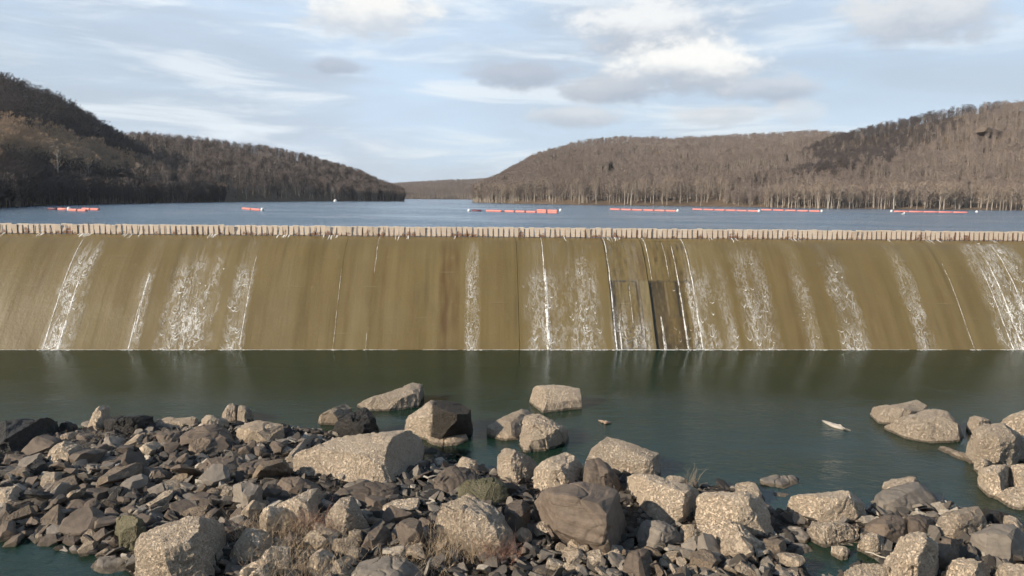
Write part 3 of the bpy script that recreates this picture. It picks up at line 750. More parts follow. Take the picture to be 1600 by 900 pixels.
# ------------------------------------------------------------------ trees
def tree_mesh(seed, H=10.0, spread=2.6, nl=13, ns=5, ntw=6, lean=0.0, bare_h=.30, tw=.055):
    r = random.Random(seed)
    trunk, crown = MB(), MB()
    tp = []; n = 7
    for i in range(n):
        t = i / (n - 1)
        tp.append(Vector((lean * t * H * .3 + r.gauss(0, .10) * t * 2, r.gauss(0, .10) * t * 2, H * .92 * t)))
    rad = [.20 * (1 - t / (n - 1)) ** .8 + .03 for t in range(n)]
    trunk.tube(tp, rad, 5)
    def along(t):
        f = t * (n - 1); i = min(int(f), n - 2); return tp[i].lerp(tp[i + 1], f - i)
    def strip(mb, a, b, w):
        d = b - a
        s = d.cross(Vector((r.gauss(0, 1), r.gauss(0, 1), r.gauss(0, 1)))).normalized() * w
        mb.add([a - s, a + s, b + s * .3], [(0, 1, 2)])
    for i in range(nl):
        t = bare_h + (1 - bare_h) * (i + r.random()) / nl * .98
        a = along(min(t, .99)); ang = i * 2.4 + r.uniform(-.5, .5)
        sp = spread * (math.sin(math.pi * min(1, (t - bare_h * .6) / (1.05 - bare_h * .6))) ** .6) * r.uniform(.75, 1.15)
        upv = r.uniform(.55, 1.1)
        d = Vector((math.cos(ang), math.sin(ang), upv)).normalized()
        L = sp * 1.25
        p1 = a + d * L * .5; p2 = p1 + (d + Vector((0, 0, .5)) + Vector((r.gauss(0, .2), r.gauss(0, .2), r.gauss(0, .15)))).normalized() * L * .5
        trunk.tube([a, p1, p2], [.085 * (1.1 - t * .6), .055, .02], 3)
        for j in range(ns):
            q = a.lerp(p1, .4 + .6 * r.random()) if j < 1 else (p1.lerp(p2, r.random()))
            dd = (d * .4 + Vector((r.gauss(0, .7), r.gauss(0, .7), r.uniform(.1, 1.0)))).normalized()
            l2 = r.uniform(.7, 1.4) * (spread / 2.6)
            e = q + dd * l2
            strip(crown, q, e, .035)
            for _ in range(ntw):
                q2 = q.lerp(e, r.uniform(.25, 1.0)); d3 = (dd * .5 + Vector((r.gauss(0, .7), r.gauss(0, .7), r.uniform(0, .9)))).normalized()
                strip(crown, q2, q2 + d3 * r.uniform(.45, 1.0), tw)
    return trunk.mesh('trunk'), crown.mesh('crown')
def joined(tm, cm, name, mats):
    bm = bmesh.new(); bm.from_mesh(tm); nf = len(bm.faces); bm.from_mesh(cm)
    bm.faces.ensure_lookup_table()
    for f in bm.faces[nf:]: f.material_index = 1
    me = bpy.data.meshes.new(name); bm.to_mesh(me); bm.free()
    for m in mats: me.materials.append(m)
    return me
protos = [tree_mesh(s, 10, sp, lean=le, bare_h=bh) for s, sp, le, bh in ((1, 2.5, 0, .28), (2, 2.9, .2, .25), (3, 2.2, -.2, .38), (4, 2.7, .1, .30), (5, 3.0, -.1, .2))]
def conifer_mesh(seed, H=9.0):
    r = random.Random(seed); tr, cr = MB(), MB()
    tr.tube([(0, 0, 0), (0, 0, H * .95)], [.16, .02], 5)
    for i in range(220):
        t = r.random() ** .8; z = H * (.12 + .88 * t); rr = 1.9 * (1 - t) + .12; a = r.random() * 6.283
        p = Vector((0, 0, z)); e = Vector((math.cos(a) * rr, math.sin(a) * rr, z - .25 * rr)); s = Vector((-math.sin(a), math.cos(a), .2)) * (.14 + .22 * rr * .5)
        cr.add([p, e.lerp(p, .25) - s, e, e.lerp(p, .25) + s], [(0, 1, 2, 3)])
    return tr.mesh('trunk'), cr.mesh('crown')
conifer = conifer_mesh(9)

HID = bpy.data.collections.new('tree_prototypes')          # only referenced by the forest scatter
def proto_col(name, mats, src):
    c = bpy.data.collections.new(name)
    for i, (tm, cm) in enumerate(src):
        o = bpy.data.objects.new('forest_tree', joined(tm, cm, 'forest_tree', mats)); c.objects.link(o)
    return c
PC_TAN = proto_col('tan_forest', (M_BARK, M_TWIG), protos)
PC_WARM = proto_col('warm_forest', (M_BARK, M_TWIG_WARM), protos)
PC_EVER = proto_col('evergreen_forest', (M_BARK_DARK, M_EVERGREEN), [conifer])
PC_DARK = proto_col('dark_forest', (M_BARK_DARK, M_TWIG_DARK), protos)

def scatter_gn(o, coll, smin, smax, seed):
    ng = bpy.data.node_groups.new('scatter', 'GeometryNodeTree')
    ng.interface.new_socket('Geometry', in_out='INPUT', socket_type='NodeSocketGeometry')
    ng.interface.new_socket('Geometry', in_out='OUTPUT', socket_type='NodeSocketGeometry')
    N = ng.nodes; Lk = ng.links
    i_, o_ = N.new('NodeGroupInput'), N.new('NodeGroupOutput')
    mp = N.new('GeometryNodeMeshToPoints'); ins = N.new('GeometryNodeInstanceOnPoints'); ci = N.new('GeometryNodeCollectionInfo')
    ci.inputs['Collection'].default_value = coll; ci.inputs['Separate Children'].default_value = True; ci.inputs['Reset Children'].default_value = True
    rv = N.new('FunctionNodeRandomValue'); rv.data_type = 'FLOAT_VECTOR'; rv.inputs['Min'].default_value = (-.06, -.06, 0); rv.inputs['Max'].default_value = (.06, .06, 6.283); rv.inputs['Seed'].default_value = seed
    rs = N.new('FunctionNodeRandomValue'); rs.data_type = 'FLOAT'; rs.inputs[2].default_value = smin; rs.inputs[3].default_value = smax; rs.inputs['Seed'].default_value = seed + 1
    ins.inputs['Pick Instance'].default_value = True
    Lk.new(i_.outputs[0], mp.inputs['Mesh']); Lk.new(mp.outputs[0], ins.inputs['Points']); Lk.new(ci.outputs[0], ins.inputs['Instance'])
    Lk.new(rv.outputs['Value'], ins.inputs['Rotation']); Lk.new(rs.outputs[1], ins.inputs['Scale']); Lk.new(ins.outputs[0], o_.inputs[0])
    md = o.modifiers.new('scatter', 'NODES'); md.node_group = ng

def forest(name, label, pts, coll, smin, smax, seed):
    me = bpy.data.meshes.new('forest'); me.from_pydata([tuple(map(float, p)) for p in pts], [], [])
    o = bpy.data.objects.new(name, me); COL.objects.link(o)
    tag(o, label, 'forest', kind='stuff'); scatter_gn(o, coll, smin, smax, seed)
    return o

class Hill:
    """loft between a shoreline and a ridge line, both laid out in the world"""
    def __init__(self, shore, ridge, prof=1.0, rough=1.0, seed=0, tree_px=0.0, sink=1.5):
        # shore: (px,py) on the lake plane; ridge: (px,py,distance)
        self.sh = np.array([at_z(max(-4000, x), max(y, horizon_y(x) + 2.5), LAKE_Z)[:2] for x, y in shore])
        rr = []
        for x, y, d in ridge:
            p = at_d(x, y, d); rr.append((p[0], p[1], p[2] - tree_px))
        self.rg = np.array(rr); self.prof = prof; self.rough = rough; self.seed = seed; self.sink = sink
    def at(self, s, t):
        s_ = np.atleast_1d(s); 
        a = np.stack([np.interp(s_, np.linspace(0, 1, len(self.sh)), self.sh[:, j]) for j in (0, 1)], 1)
        b = np.stack([np.interp(s_, np.linspace(0, 1, len(self.rg)), self.rg[:, j]) for j in (0, 1, 2)], 1)
        t = np.atleast_1d(t)[:, None]
        xy = a + (b[:, :2] - a) * t
        tt = t[:, 0]
        up_ = np.where(tt <= 1, np.clip(tt, 0, 1) ** self.prof, np.maximum(0, 1 - (tt - 1) ** 2 * 1.2))
        fade = np.clip(tt * 4, 0, 1) * np.clip(.35 + np.abs(1 - tt) * 2, 0, 1)
        nz = np.array([mn.noise(Vector((x * .012, y * .012, self.seed))) * 9 + mn.noise(Vector((x * .04, y * .04, self.seed + 5))) * 3 for x, y in xy])
        z = LAKE_Z - self.sink * np.clip(1 - tt * 12, 0, 1) + .6 * np.clip(tt * 12, 0, 1) + (b[:, 2] - LAKE_Z) * up_ + nz * fade * self.rough
        return np.column_stack([xy, z])
    def build(self, name, label, ns=70, nt=40, tmax=1.9):
        S, T = np.meshgrid(np.linspace(0, 1, ns), np.linspace(0, tmax, nt), indexing='ij')
        P = self.at(S.ravel(), T.ravel()).reshape(ns, nt, 3)
        o = link(name, grid_mesh(name, P), M_LITTER); tag(o, label, kind='structure'); return o
    def points(self, spacing, t0=.02, t1=1.15, mask=None, seed=0):
        rg = np.random.default_rng(seed)
        L = np.hypot(*np.diff(self.sh, axis=0).T).sum() * .5 + np.hypot(*np.diff(self.rg[:, :2], axis=0).T).sum() * .5
        D = np.hypot(*(self.rg[:, :2].mean(0) - self.sh.mean(0)))
        n = int(L * D * (t1 - t0) / spacing ** 2)
        s, t = rg.random(n), t0 + (t1 - t0) * rg.random(n)
        P = self.at(s, t)
        if mask is not None: P = P[mask(P)]
        return P
def pix(P):
    q = P - EYE; d = q @ fw
    return 800 + F * (q @ rt) / d, 450 - F * (q @ up) / d

hill_far = Hill([(560, 311), (640, 311), (700, 311.5), (760, 312), (860, 313)], [(540, 297, 1700), (620, 293, 1700), (690, 289, 1650), (760, 286, 1600), (900, 280, 1600)], 1.0, .5, 3)
hill_far.build('far_hill', 'distant low wooded hill closing the valley', 30, 16)
forest('forest_far', 'distant pale bare woods closing the far valley', hill_far.points(9, seed=1), PC_TAN, .8, 1.15, 1)

hill_l2 = Hill([(200, 318), (350, 315.5), (430, 315), (500, 314.5), (560, 314.5), (632, 314.5)],
               [(120, 224, 620), (230, 221, 640), (330, 232, 660), (420, 244, 680), (500, 262, 680), (560, 282, 660), (600, 302, 620), (630, 312, 560)], .75, .6, 5)
hill_l2.build('left_middle_hill', 'wooded hill sloping down to a point on left of the lake')
P = hill_l2.points(4.2, seed=2)
forest('forest_left_middle', 'bare brown and dark woods over the hill ending in a point', P[rng.random(len(P)) < .55], PC_TAN, .5, .85, 3)
forest('forest_left_middle_dark', 'dark bare trees mixed over the hill ending in a point', P[rng.random(len(P)) < .5], PC_DARK, .5, .85, 5)

hill_l1 = Hill([(-260, 337), (-120, 331), (0, 325), (60, 321.5), (140, 319.5), (260, 317), (352, 315.5)],
               [(-260, 175, 450), (-120, 150, 460), (0, 140, 460), (90, 173, 460), (170, 219, 450), (260, 282, 430), (350, 314, 400)], 1.35, .4, 7)
hill_l1.build('left_near_hill', 'steep dark wooded hillside rising on the left shore')
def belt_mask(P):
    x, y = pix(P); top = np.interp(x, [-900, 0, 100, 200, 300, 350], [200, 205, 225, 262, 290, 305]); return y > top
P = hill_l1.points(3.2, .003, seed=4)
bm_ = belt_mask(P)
forest('forest_left_upper', 'dark bare trees covering the upper left hillside', P[~bm_], PC_DARK, .55, .95, 7)  # shade of the steep upper slope put into the tree colour
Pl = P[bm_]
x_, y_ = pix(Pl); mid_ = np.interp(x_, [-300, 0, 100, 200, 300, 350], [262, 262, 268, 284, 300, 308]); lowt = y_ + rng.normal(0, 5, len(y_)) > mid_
forest('forest_left_foot', 'dark thicket of bare trees at the foot of left hillside', Pl[lowt], PC_DARK, .45, .8, 17)  # shadow at the hill foot painted by darker trees
forest('forest_left_belt', 'sunlit tan bare trees on the lower left hillside', Pl[~lowt], PC_WARM, .55, .9, 9)  # sunlit look of the belt comes from lighter twig colour

hill_r2 = Hill([(738, 316), (765, 317), (810, 318.3), (900, 320), (1000, 321.2), (1100, 322.5), (1300, 326), (1500, 328)],
               [(742, 312, 620), (762, 296, 680), (798, 274, 740), (842, 250, 800), (900, 232, 860), (970, 225, 900), (1050, 224, 930), (1130, 221, 960), (1200, 216, 1000), (1270, 214, 1020), (1330, 222, 1020), (1450, 235, 1020)], .95, .9, 11)
hill_r2.build('right_far_hill', 'broad brown wooded hill across the lake')
hill_r1 = Hill([(1130, 322.8), (1200, 324.2), (1300, 326), (1450, 327.5), (1600, 329), (1800, 333), (2100, 341)],
               [(1130, 296, 560), (1190, 276, 600), (1250, 250, 640), (1310, 225, 670), (1400, 201, 700), (1500, 181, 720), (1600, 169, 740), (1800, 150, 740), (2200, 140, 740)], 1.25, .8, 13)
hill_r1.build('right_near_hill', 'higher wooded ridge rising to the right edge')
P = hill_r2.points(4.4, .03, seed=6)
forest('forest_right_far', 'brown bare woods over the broad hill across the lake', P, PC_TAN, .5, .85, 11)
P = hill_r1.points(4.0, .03, seed=8)
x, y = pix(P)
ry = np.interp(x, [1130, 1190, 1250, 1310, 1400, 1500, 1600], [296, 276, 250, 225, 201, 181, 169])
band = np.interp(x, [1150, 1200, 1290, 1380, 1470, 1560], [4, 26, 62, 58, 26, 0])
dark = (x > 1140) & (x < 1560) & (rng.random(len(P)) < np.clip((ry + band - y) / 34 + .5, 0, 1) * .92)  # shadow on the flank painted by picking darker trees
forest('forest_right_dark', 'darker purplish stand of trees on the ridge flank', P[dark], PC_DARK, .55, .85, 13)  # dark tree colour stands for the shadow on the flank
forest('forest_right_near', 'brown bare woods over the ridge at right', P[~dark], PC_TAN, .5, .85, 15)

P = hill_r2.points(9, .08, .8, seed=31); x, y = pix(P); keep = np.array([mn.noise(Vector((a * .02, b * .035, 4))) for a, b in zip(x, y)]) > .22
forest('forest_evergreen', 'scattered dark evergreens on the broad hill across the lake', P[keep], PC_EVER, .45, .8, 19)

# shore trees, each its own thing
def place_tree(p, sc, pv, bark, twig, label, group, name='bare_tree', rz=0.0):
    r_ = empty(name, p); r_.scale = (sc, sc, sc * random.uniform(.95, 1.1)); r_.rotation_euler.z = rz
    tag(r_, label, 'tree', group)
    for nm, me in (('trunk', pv[0]), ('crown', pv[1])):
        o = bpy.data.objects.new(nm, me); COL.objects.link(o); o.parent = r_
        if not me.materials: me.materials.append(None)
        o.material_slots[0].link = 'OBJECT'; o.material_slots[0].material = bark if nm == 'trunk' else twig
    return r_
def bank(hill, s, t): return hill.at(np.array([s]), np.array([t]))[0]
tall = [tree_mesh(20 + i, 10, sp, nl=11, bare_h=bh, lean=le) for i, (sp, bh, le) in enumerate(((1.9, .42, 0), (1.6, .5, .15), (2.2, .38, -.2), (1.8, .35, .1)))]
n_r = 0
for hill, s0, s1, cnt, lab in ((hill_r2, .02, .74, 120, 'bare grey brown tree in the shoreline row below the broad far hill'), (hill_r1, .15, .74, 90, 'bare grey brown tree in the shoreline row below the right ridge')):
    for i in range(cnt):
        s = s0 + (s1 - s0) * (i + random.random()) / cnt; t = random.uniform(.012, .06)
        p = bank(hill, s, t); px_ = pix(p[None])[0][0]; tsc = random.uniform(.85, 1.2)
        lab = ('tall ' if tsc > 1.06 else 'shorter ') + 'bare shoreline tree ' + ('on the shore left of the folded boom end' if px_ < 800 else 'behind the folded end of the middle boom' if px_ < 930 else 'behind the straight boom of six floats' if px_ < 1065 else 'behind left half of the longest boom' if px_ < 1187 else 'behind right half of the longest boom' if px_ < 1290 else 'between the longest boom and the white sycamore' if px_ < 1397 else 'behind the tightly joined boom at right' if px_ < 1520 else 'past the last boom at the right edge')
        place_tree(p, tsc, random.choice(tall + protos[:2]), M_BARK, random.choice((M_TWIG_TAN, M_TWIG, M_TWIG_TAN)), lab, 'bare trees along the right shore', rz=random.random() * 6.28)
for i in range(55):
    s = .26 + .72 * (i + random.random()) / 55
    p = bank(hill_l1, s, random.uniform(.006, .07))
    place_tree(p, random.uniform(.55, .85) * (1 if i < 40 else .8), random.choice(protos), M_BARK_DARK, random.choice((M_TWIG_DARK, M_TWIG_DARK, M_TWIG)), ('dark bare left shore tree ' + ('left of the doubled boom' if pix(p[None])[0][0] < 74 else 'behind the doubled boom' if pix(p[None])[0][0] < 156 else 'between doubled boom and the pale forked sycamore' if pix(p[None])[0][0] < 224 else 'right of the pale forked sycamore')), 'dark bare trees along the left shore', rz=random.random() * 6.28)  # shore trees coloured dark for the shadow at the hill foot
def white_tree(px, py_base, py_top, dist, label):
    cand = (hill_l1 if px < 600 else hill_r1 if px > 1150 else hill_r2).points(2.5, .01, .5, seed=77); cxp, cyp = pix(cand)
    p = cand[np.argmin((cxp - px) ** 2 + (cyp - py_base) ** 2)]; dist = math.hypot(p[0], p[1]); H = (py_base - py_top) * dist / F / 10.0
    place_tree(p, H, tall[1], M_BARK_WHITE, M_TWIG_TAN, label, None, 'pale_sycamore', rz=px)
white_tree(1397, 327.5, 289, 330, 'tall white trunked sycamore on the shore below right ridge')
white_tree(1293, 325.5, 286, 340, 'slim pale trunked tree on shore left of the white sycamore')
white_tree(987, 320.5, 288, 380, 'pale trunked tree rising from shore beneath the broad hill')
white_tree(93, 300, 243, 235, 'pale sycamore among tan trees on left hillside, leftmost of three')
white_tree(140, 300, 258, 245, 'pale broken trunk between two sycamores on left hillside')
white_tree(224, 306, 262, 270, 'pale forked sycamore on left hillside near the shaded point')

# ------------------------------------------------------------------ things on the lake
def boom(label, segs, ends=(), dark=()):
    """segs: (px0,py0,px1,py1) floats; ends: white buoys"""
    p0 = at_z(segs[0][0], segs[0][1], LAKE_Z)
    root = empty('floating_boom', (p0[0], p0[1], LAKE_Z)); tag(root, label, 'boom', 'red floating booms on the lake')
    prev = None
    for i, (xa, ya, xb, yb) in enumerate(segs):
        a, b = Vector(at_z(xa, ya, LAKE_Z)) - Vector((p0[0], p0[1], LAKE_Z)), Vector(at_z(xb, yb, LAKE_Z)) - Vector((p0[0], p0[1], LAKE_Z))
        d = (b - a); L = d.length; r = .30
        pts = [a + d * t for t in (0, .04, .5, .96, 1)]
        pts = [p + Vector((0, 0, .16)) for p in pts]
        mb = MB(); mb.tube(pts, [r * .6, r, r, r, r * .6], 8)
        o = link('float', mb.mesh('float', True), M_BOOM_DARK if i in dark else M_BOOM, root)
        if prev is not None and (a - prev).length < 6:
            mb = MB(); mb.tube([prev + Vector((0, 0, .12)), a + Vector((0, 0, .12))], [.07, .07], 5); link('link', mb.mesh('link'), M_CABLE, root)
        prev = b
    for (x, y) in ends:
        a = Vector(at_z(x, y, LAKE_Z)) - Vector((p0[0], p0[1], LAKE_Z))
        mb = MB(); mb.tube([a + Vector((0, 0, z)) for z in (-.2, -.05, .35, .62, .72)], [.2, .40, .43, .3, .08], 10); link('end_buoy', mb.mesh('end_buoy', True), M_WHITE, root)
def segline(x0, y0, x1, y1, n, gap=.12):
    out = []
    for i in range(n):
        a, b = (i + gap / 2) / n, (i + 1 - gap / 2) / n
        out.append((x0 + (x1 - x0) * a, y0 + (y1 - y0) * a, x0 + (x1 - x0) * b, y0 + (y1 - y0) * b))
    return out
boom('doubled red boom near the left shore, leftmost of the booms', segline(74, 327.6, 106, 328.2, 2) + segline(107, 329.2, 136, 330.2, 2) + segline(128, 327.6, 155, 328.6, 2), [(108, 328.4)], dark=(0,))
boom('short red boom alone below the wooded point', segline(378, 326.6, 407, 329.2, 2), [(410, 329.3)])
boom('long red boom with folded double end in middle of lake', segline(736, 330, 753, 330.3, 1) + segline(758, 330.3, 786, 331, 1) + segline(788, 331, 872, 333.4, 5) + segline(872, 330.4, 838, 329.4, 2), [(733, 330.4), (876, 330)], dark=(0,))
boom('straight red boom of six floats right of the folded one', segline(952, 327.6, 1057, 330.6, 6), [(1059, 330.6)])
boom('longest red boom of eleven floats near the far right shore', segline(1081, 327.6, 1185, 330.8, 6) + segline(1188, 328.4, 1282, 331, 5), [(1186, 330.9), (1284, 331)])
boom('tightly joined red boom at the right end of the lake', segline(1396, 331, 1512, 332.8, 5, .03), [(1393, 331), (1526, 332)])
# channel marker and gull
p = at_z(524, 315.2, LAKE_Z)
mk = empty('channel_marker', (p[0], p[1], LAKE_Z)); tag(mk, 'small white channel marker with dark post before the wooded point', 'marker')
mb = MB(); mb.tube([(0, 0, z) for z in (-.3, .0, .9, 1.5)], [.9, 1.1, .9, .3], 10); link('buoy_body', mb.mesh('buoy_body', True), M_WHITE, mk)
mb = MB(); mb.tube([(0, 0, 1.4), (0, 0, 3.0)], [.16, .12], 6); mb.box(-.3, .3, -.05, .05, 2.4, 3.1); link('post', mb.mesh('post'), M_CABLE, mk)
p = at_z(1411, 336, LAKE_Z)
gull = empty('gull', (p[0], p[1], LAKE_Z)); gull.rotation_euler.z = .6; tag(gull, 'white gull sitting on lake in front of the right boom', 'bird')
bm = bmesh.new(); bmesh.ops.create_uvsphere(bm, u_segments=12, v_segments=8, radius=.5)
for v in bm.verts:
    t = v.co.x
    v.co = Vector((v.co.x * 1.3, v.co.y * .62 * (1 - .35 * max(0, -t)), v.co.z * .5 + .18 + (.16 * max(0, -t - .15))))
hd = bmesh.ops.create_uvsphere(bm, u_segments=10, v_segments=8, radius=.19)
for v in hd['verts']: v.co += Vector((.58, 0, .62))
nk = bmesh.ops.create_cone(bm, segments=8, radius1=.2, radius2=.12, depth=.45)
for v in nk['verts']: v.co += Vector((.52, 0, .42))
bk = bmesh.ops.create_cone(bm, segments=6, radius1=.05, radius2=.0, depth=.22)
for v in bk['verts']: v.co = Vector((v.co.z + .84, v.co.y, v.co.x + .60))
me = bpy.data.meshes.new('gull_body'); bm.to_mesh(me); bm.free(); link('body', me, M_WHITE, gull)

# ------------------------------------------------------------------ boulders
PENDING = []
def crisp(me, L):
    """subdivide the flat fracture faces evenly and keep their meeting edges hard"""
    bm = bmesh.new(); bm.from_mesh(me)
    bmesh.ops.remove_doubles(bm, verts=bm.verts, dist=L * .35)
    bmesh.ops.dissolve_limit(bm, angle_limit=R(4), verts=bm.verts, edges=bm.edges)
    bmesh.ops.triangulate(bm, faces=bm.faces)
    bmesh.ops.recalc_face_normals(bm, faces=bm.faces)
    for f in bm.faces: f.smooth = True
    for e in bm.edges:
        e.smooth = not (len(e.link_faces) == 2 and e.calc_face_angle(0) > R(16))
    for _ in range(9):
        ed = [e for e in bm.edges if e.calc_length() > L * 1.5]
        if not ed: break
        bmesh.ops.subdivide_edges(bm, edges=ed, cuts=1, use_grid_fill=False)
        bmesh.ops.triangulate(bm, faces=[f for f in bm.faces if len(f.verts) > 3])
    bmesh.ops.beautify_fill(bm, faces=[f for f in bm.faces], edges=[e for e in bm.edges if e.smooth])
    out = bpy.data.meshes.new('stone'); bm.to_mesh(out); bm.free(); return out
def remesh_later(me_in, voxel, finish): PENDING.append((crisp(me_in, voxel), finish))
def remesh_all():
    r_ = [fin(me) for me, fin in PENDING]; PENDING.clear(); return r_
def hull_mesh(pts):
    bm = bmesh.new()
    for p in pts: bm.verts.new(p)
    r_ = bmesh.ops.convex_hull(bm, input=bm.verts)
    kill = [v for v in bm.verts if not v.link_faces]
    bmesh.ops.delete(bm, geom=kill, context='VERTS')
    me = bpy.data.meshes.new('hull'); bm.to_mesh(me); bm.free(); return me
def chop(me, rr, n, lo=.02, hi=.09):
    """break off edges and corners along random planes"""
    bm = bmesh.new(); bm.from_mesh(me)
    for _ in range(n):
        nv = Vector((rr.gauss(0, 1), rr.gauss(0, 1), rr.uniform(-.1, 1.0))).normalized()
        ds = [v.co.dot(nv) for v in bm.verts]; mx, mnn = max(ds), min(ds)
        co = nv * (mx - (mx - mnn) * rr.uniform(lo, hi))
        r_ = bmesh.ops.bisect_plane(bm, geom=bm.verts[:] + bm.edges[:] + bm.faces[:], plane_co=co, plane_no=nv, clear_outer=True)
        ed = [e for e in r_['geom_cut'] if isinstance(e, bmesh.types.BMEdge)]
        bmesh.ops.holes_fill(bm, edges=[e for e in bm.edges if e.is_boundary])
    bmesh.ops.triangulate(bm, faces=bm.faces); bmesh.ops.recalc_face_normals(bm, faces=bm.faces)
    bm.to_mesh(me); bm.free(); return me
def blocky(me, rr):
    """cut the hull back to a few large flat fracture faces"""
    bm = bmesh.new(); bm.from_mesh(me); a0 = rr.random() * 6.28
    cuts = [(a0 + j * 1.257 + rr.gauss(0, .22), rr.uniform(-.12, .42), rr.uniform(.07, .19)) for j in range(5)]
    cuts += [(rr.random() * 6.28, rr.uniform(.95, 1.5), rr.uniform(.05, .14)), (rr.random() * 6.28, rr.uniform(.7, 1.1), rr.uniform(.04, .10))]
    for az_, el_, fr in cuts:
        nv = Vector((math.cos(az_) * math.cos(el_), math.sin(az_) * math.cos(el_), math.sin(el_)))
        ds = [v.co.dot(nv) for v in bm.verts]
        co = nv * (max(ds) - (max(ds) - min(ds)) * fr)
        bmesh.ops.bisect_plane(bm, geom=bm.verts[:] + bm.edges[:] + bm.faces[:], plane_co=co, plane_no=nv, clear_outer=True)
        bmesh.ops.holes_fill(bm, edges=[e for e in bm.edges if e.is_boundary])
    bmesh.ops.triangulate(bm, faces=bm.faces); bmesh.ops.recalc_face_normals(bm, faces=bm.faces)
    bm.to_mesh(me); bm.free(); return me
def roughen(me, size, seed, amp=1.0, layered=False, pebbly=False):
    n = len(me.vertices); co = np.empty(n * 3); me.vertices.foreach_get('co', co); co = co.reshape(-1, 3)
    no = np.empty(n * 3); me.vertices.foreach_get('normal', no); no = no.reshape(-1, 3)
    s = np.array([seed * 31.1 + 50, seed * 17.7 + 50, 50.]); k_ = min(1.0, size / 2.5)
    a = pn(co * 1.3 / size + s) * .022 * size + pn(co * 4.0 / size + s) * .016 * size
    d = a * .4
    t1 = pn(co * 1.9 / size + s + 5) * 4; d = d + (np.floor(t1) + np.clip((t1 - np.floor(t1)) * 6, 0, 1)) * .012 * size
    if pebbly:
        d = d + k_ * (pn(co * 3.2 + s) * .035 + pn(co * 7 + s) * .035 + pn(co * 13 + s) * .03)
    else:
        d = d + k_ * (pn(co * 2.2 + s) * .025 + pn(co * 6 + s) * .012)
    if layered:
        q = co @ np.array(Matrix.Rotation(.25, 3, 'X')) * [.3, .3, 2.4] + s
        st = pn(q) + .25 * pn(co * 1.1 + s); t2 = st * 3.5; d = d + (np.floor(t2) + np.clip((t2 - np.floor(t2)) * 5, 0, 1)) / 3.5 * .11 * k_
    crack = pn(co * 1.5 / max(1, size * .5) + s + 9); d = d - np.exp(-(crack / .035) ** 2) * .10 * k_
    co = co + no * (d * amp)[:, None]
    me.vertices.foreach_set('co', co.ravel()); me.update()
NB = 0
BOULDERS = []
def boulder(name, label, mat, outline, hf=.55, extra=(), amp=1.0, cat='boulder', back=.25, layered=False, seed=None, group=None, res=30):
    """outline: visible outline in the photo, stood up in the world: low points lie on the ground, high ones at height h"""
    global NB; NB += 1
    rr = random.Random(seed or NB * 13)
    ox = np.array([p[0] for p in outline], float); oy = np.array([p[1] for p in outline], float)
    ox = ox.mean() + (ox - ox.mean()) * 1.14; oy = oy.max() + 2.0 + (oy - oy.max()) * 1.13; outline = list(zip(ox, oy))
    n = len(outline); il, ir = int(ox.argmin()), int(ox.argmax())
    ch1 = [(il + j) % n for j in range((ir - il) % n + 1)]; ch2 = [(ir + j) % n for j in range((il - ir) % n + 1)]
    lowc = ch1 if oy[ch1].mean() > oy[ch2].mean() else ch2
    lc = sorted((ox[i], oy[i]) for i in lowc); ylow = lambda x: np.interp(x, [p[0] for p in lc], [p[1] for p in lc])
    hpx = max(1.0, max(ylow(x) - y for x, y in zip(ox, oy)))
    ymax, ymin = oy.max(), oy.min(); xc = ox.mean()
    g = max(-.05, min(.35, float(ground_h([at_z(xc, (ymax + ymin) / 2, 0)[:2]])[0])))
    base = at_z(xc, ymax, g); dist = np.linalg.norm(base - EYE)
    H = hpx * dist / F * hf
    pts = []
    def P(px, py, zf): return at_z(px, py, g + H * zf)
    cen = at_z(xc, (ymax * .7 + ymin * .3), g)
    for i, (px, py) in enumerate(outline):
        if i in lowc:
            q = P(px, py, 0.02); pts.append(q + np.array([0, 0, .12 * H * rr.random()])); lo = q.copy(); lo[2] = g - .45; pts.append(lo)
        else:
            zf = max(0.05, (ylow(px) - py) / hpx); q = P(px, py, zf ** .7); pts.append(q)
            lo = q.copy(); lo[2] = g - .45; pts.append(lo)
            if zf > .45:
                q2 = q.copy(); q2[1] += back * H + .2; q2[2] = g + (q[2] - g) * .8; pts.append(q2); lo = q2.copy(); lo[2] = g - .5; pts.append(lo)
    for e in extra: pts.append(P(*e))
    if not extra:
        for _ in range(2):
            px = rr.uniform(.3, .7) * (ox.max() - ox.min()) + ox.min(); f_ = rr.uniform(.35, .75)
            yt = min(y for x, y in zip(ox, oy) if abs(x - px) < (ox.max() - ox.min()) * .35)
            py = ylow(px) + (yt - ylow(px)) * f_; pts.append(P(px, py, min(1.0, f_ + rr.uniform(.08, .30))))
    c = np.mean(pts, 0); c[2] = g
    loc = Vector(c)
    me = hull_mesh([Vector(p) - loc for p in pts])
    ext = np.ptp(np.array(pts), axis=0); size = float(np.mean(sorted(ext)[1:]))
    me = blocky(me, rr); me = chop(me, rr, 7, .006, .05)
    seed_n = NB * .37
    def finish(me):
        me.name = name
        roughen(me, size, seed_n, amp, layered, mat in (M_CONC, M_BLACK, M_HALF))
        me.polygons.foreach_set('use_smooth', [True] * len(me.polygons))
        me.materials.clear()
        o = link(name, me, mat); o.location = loc
        tag(o, label, cat, group); BOULDERS.append((outline, o)); return o
    remesh_later(me, max(.055, max(ext) / (res * 1.9)), finish)
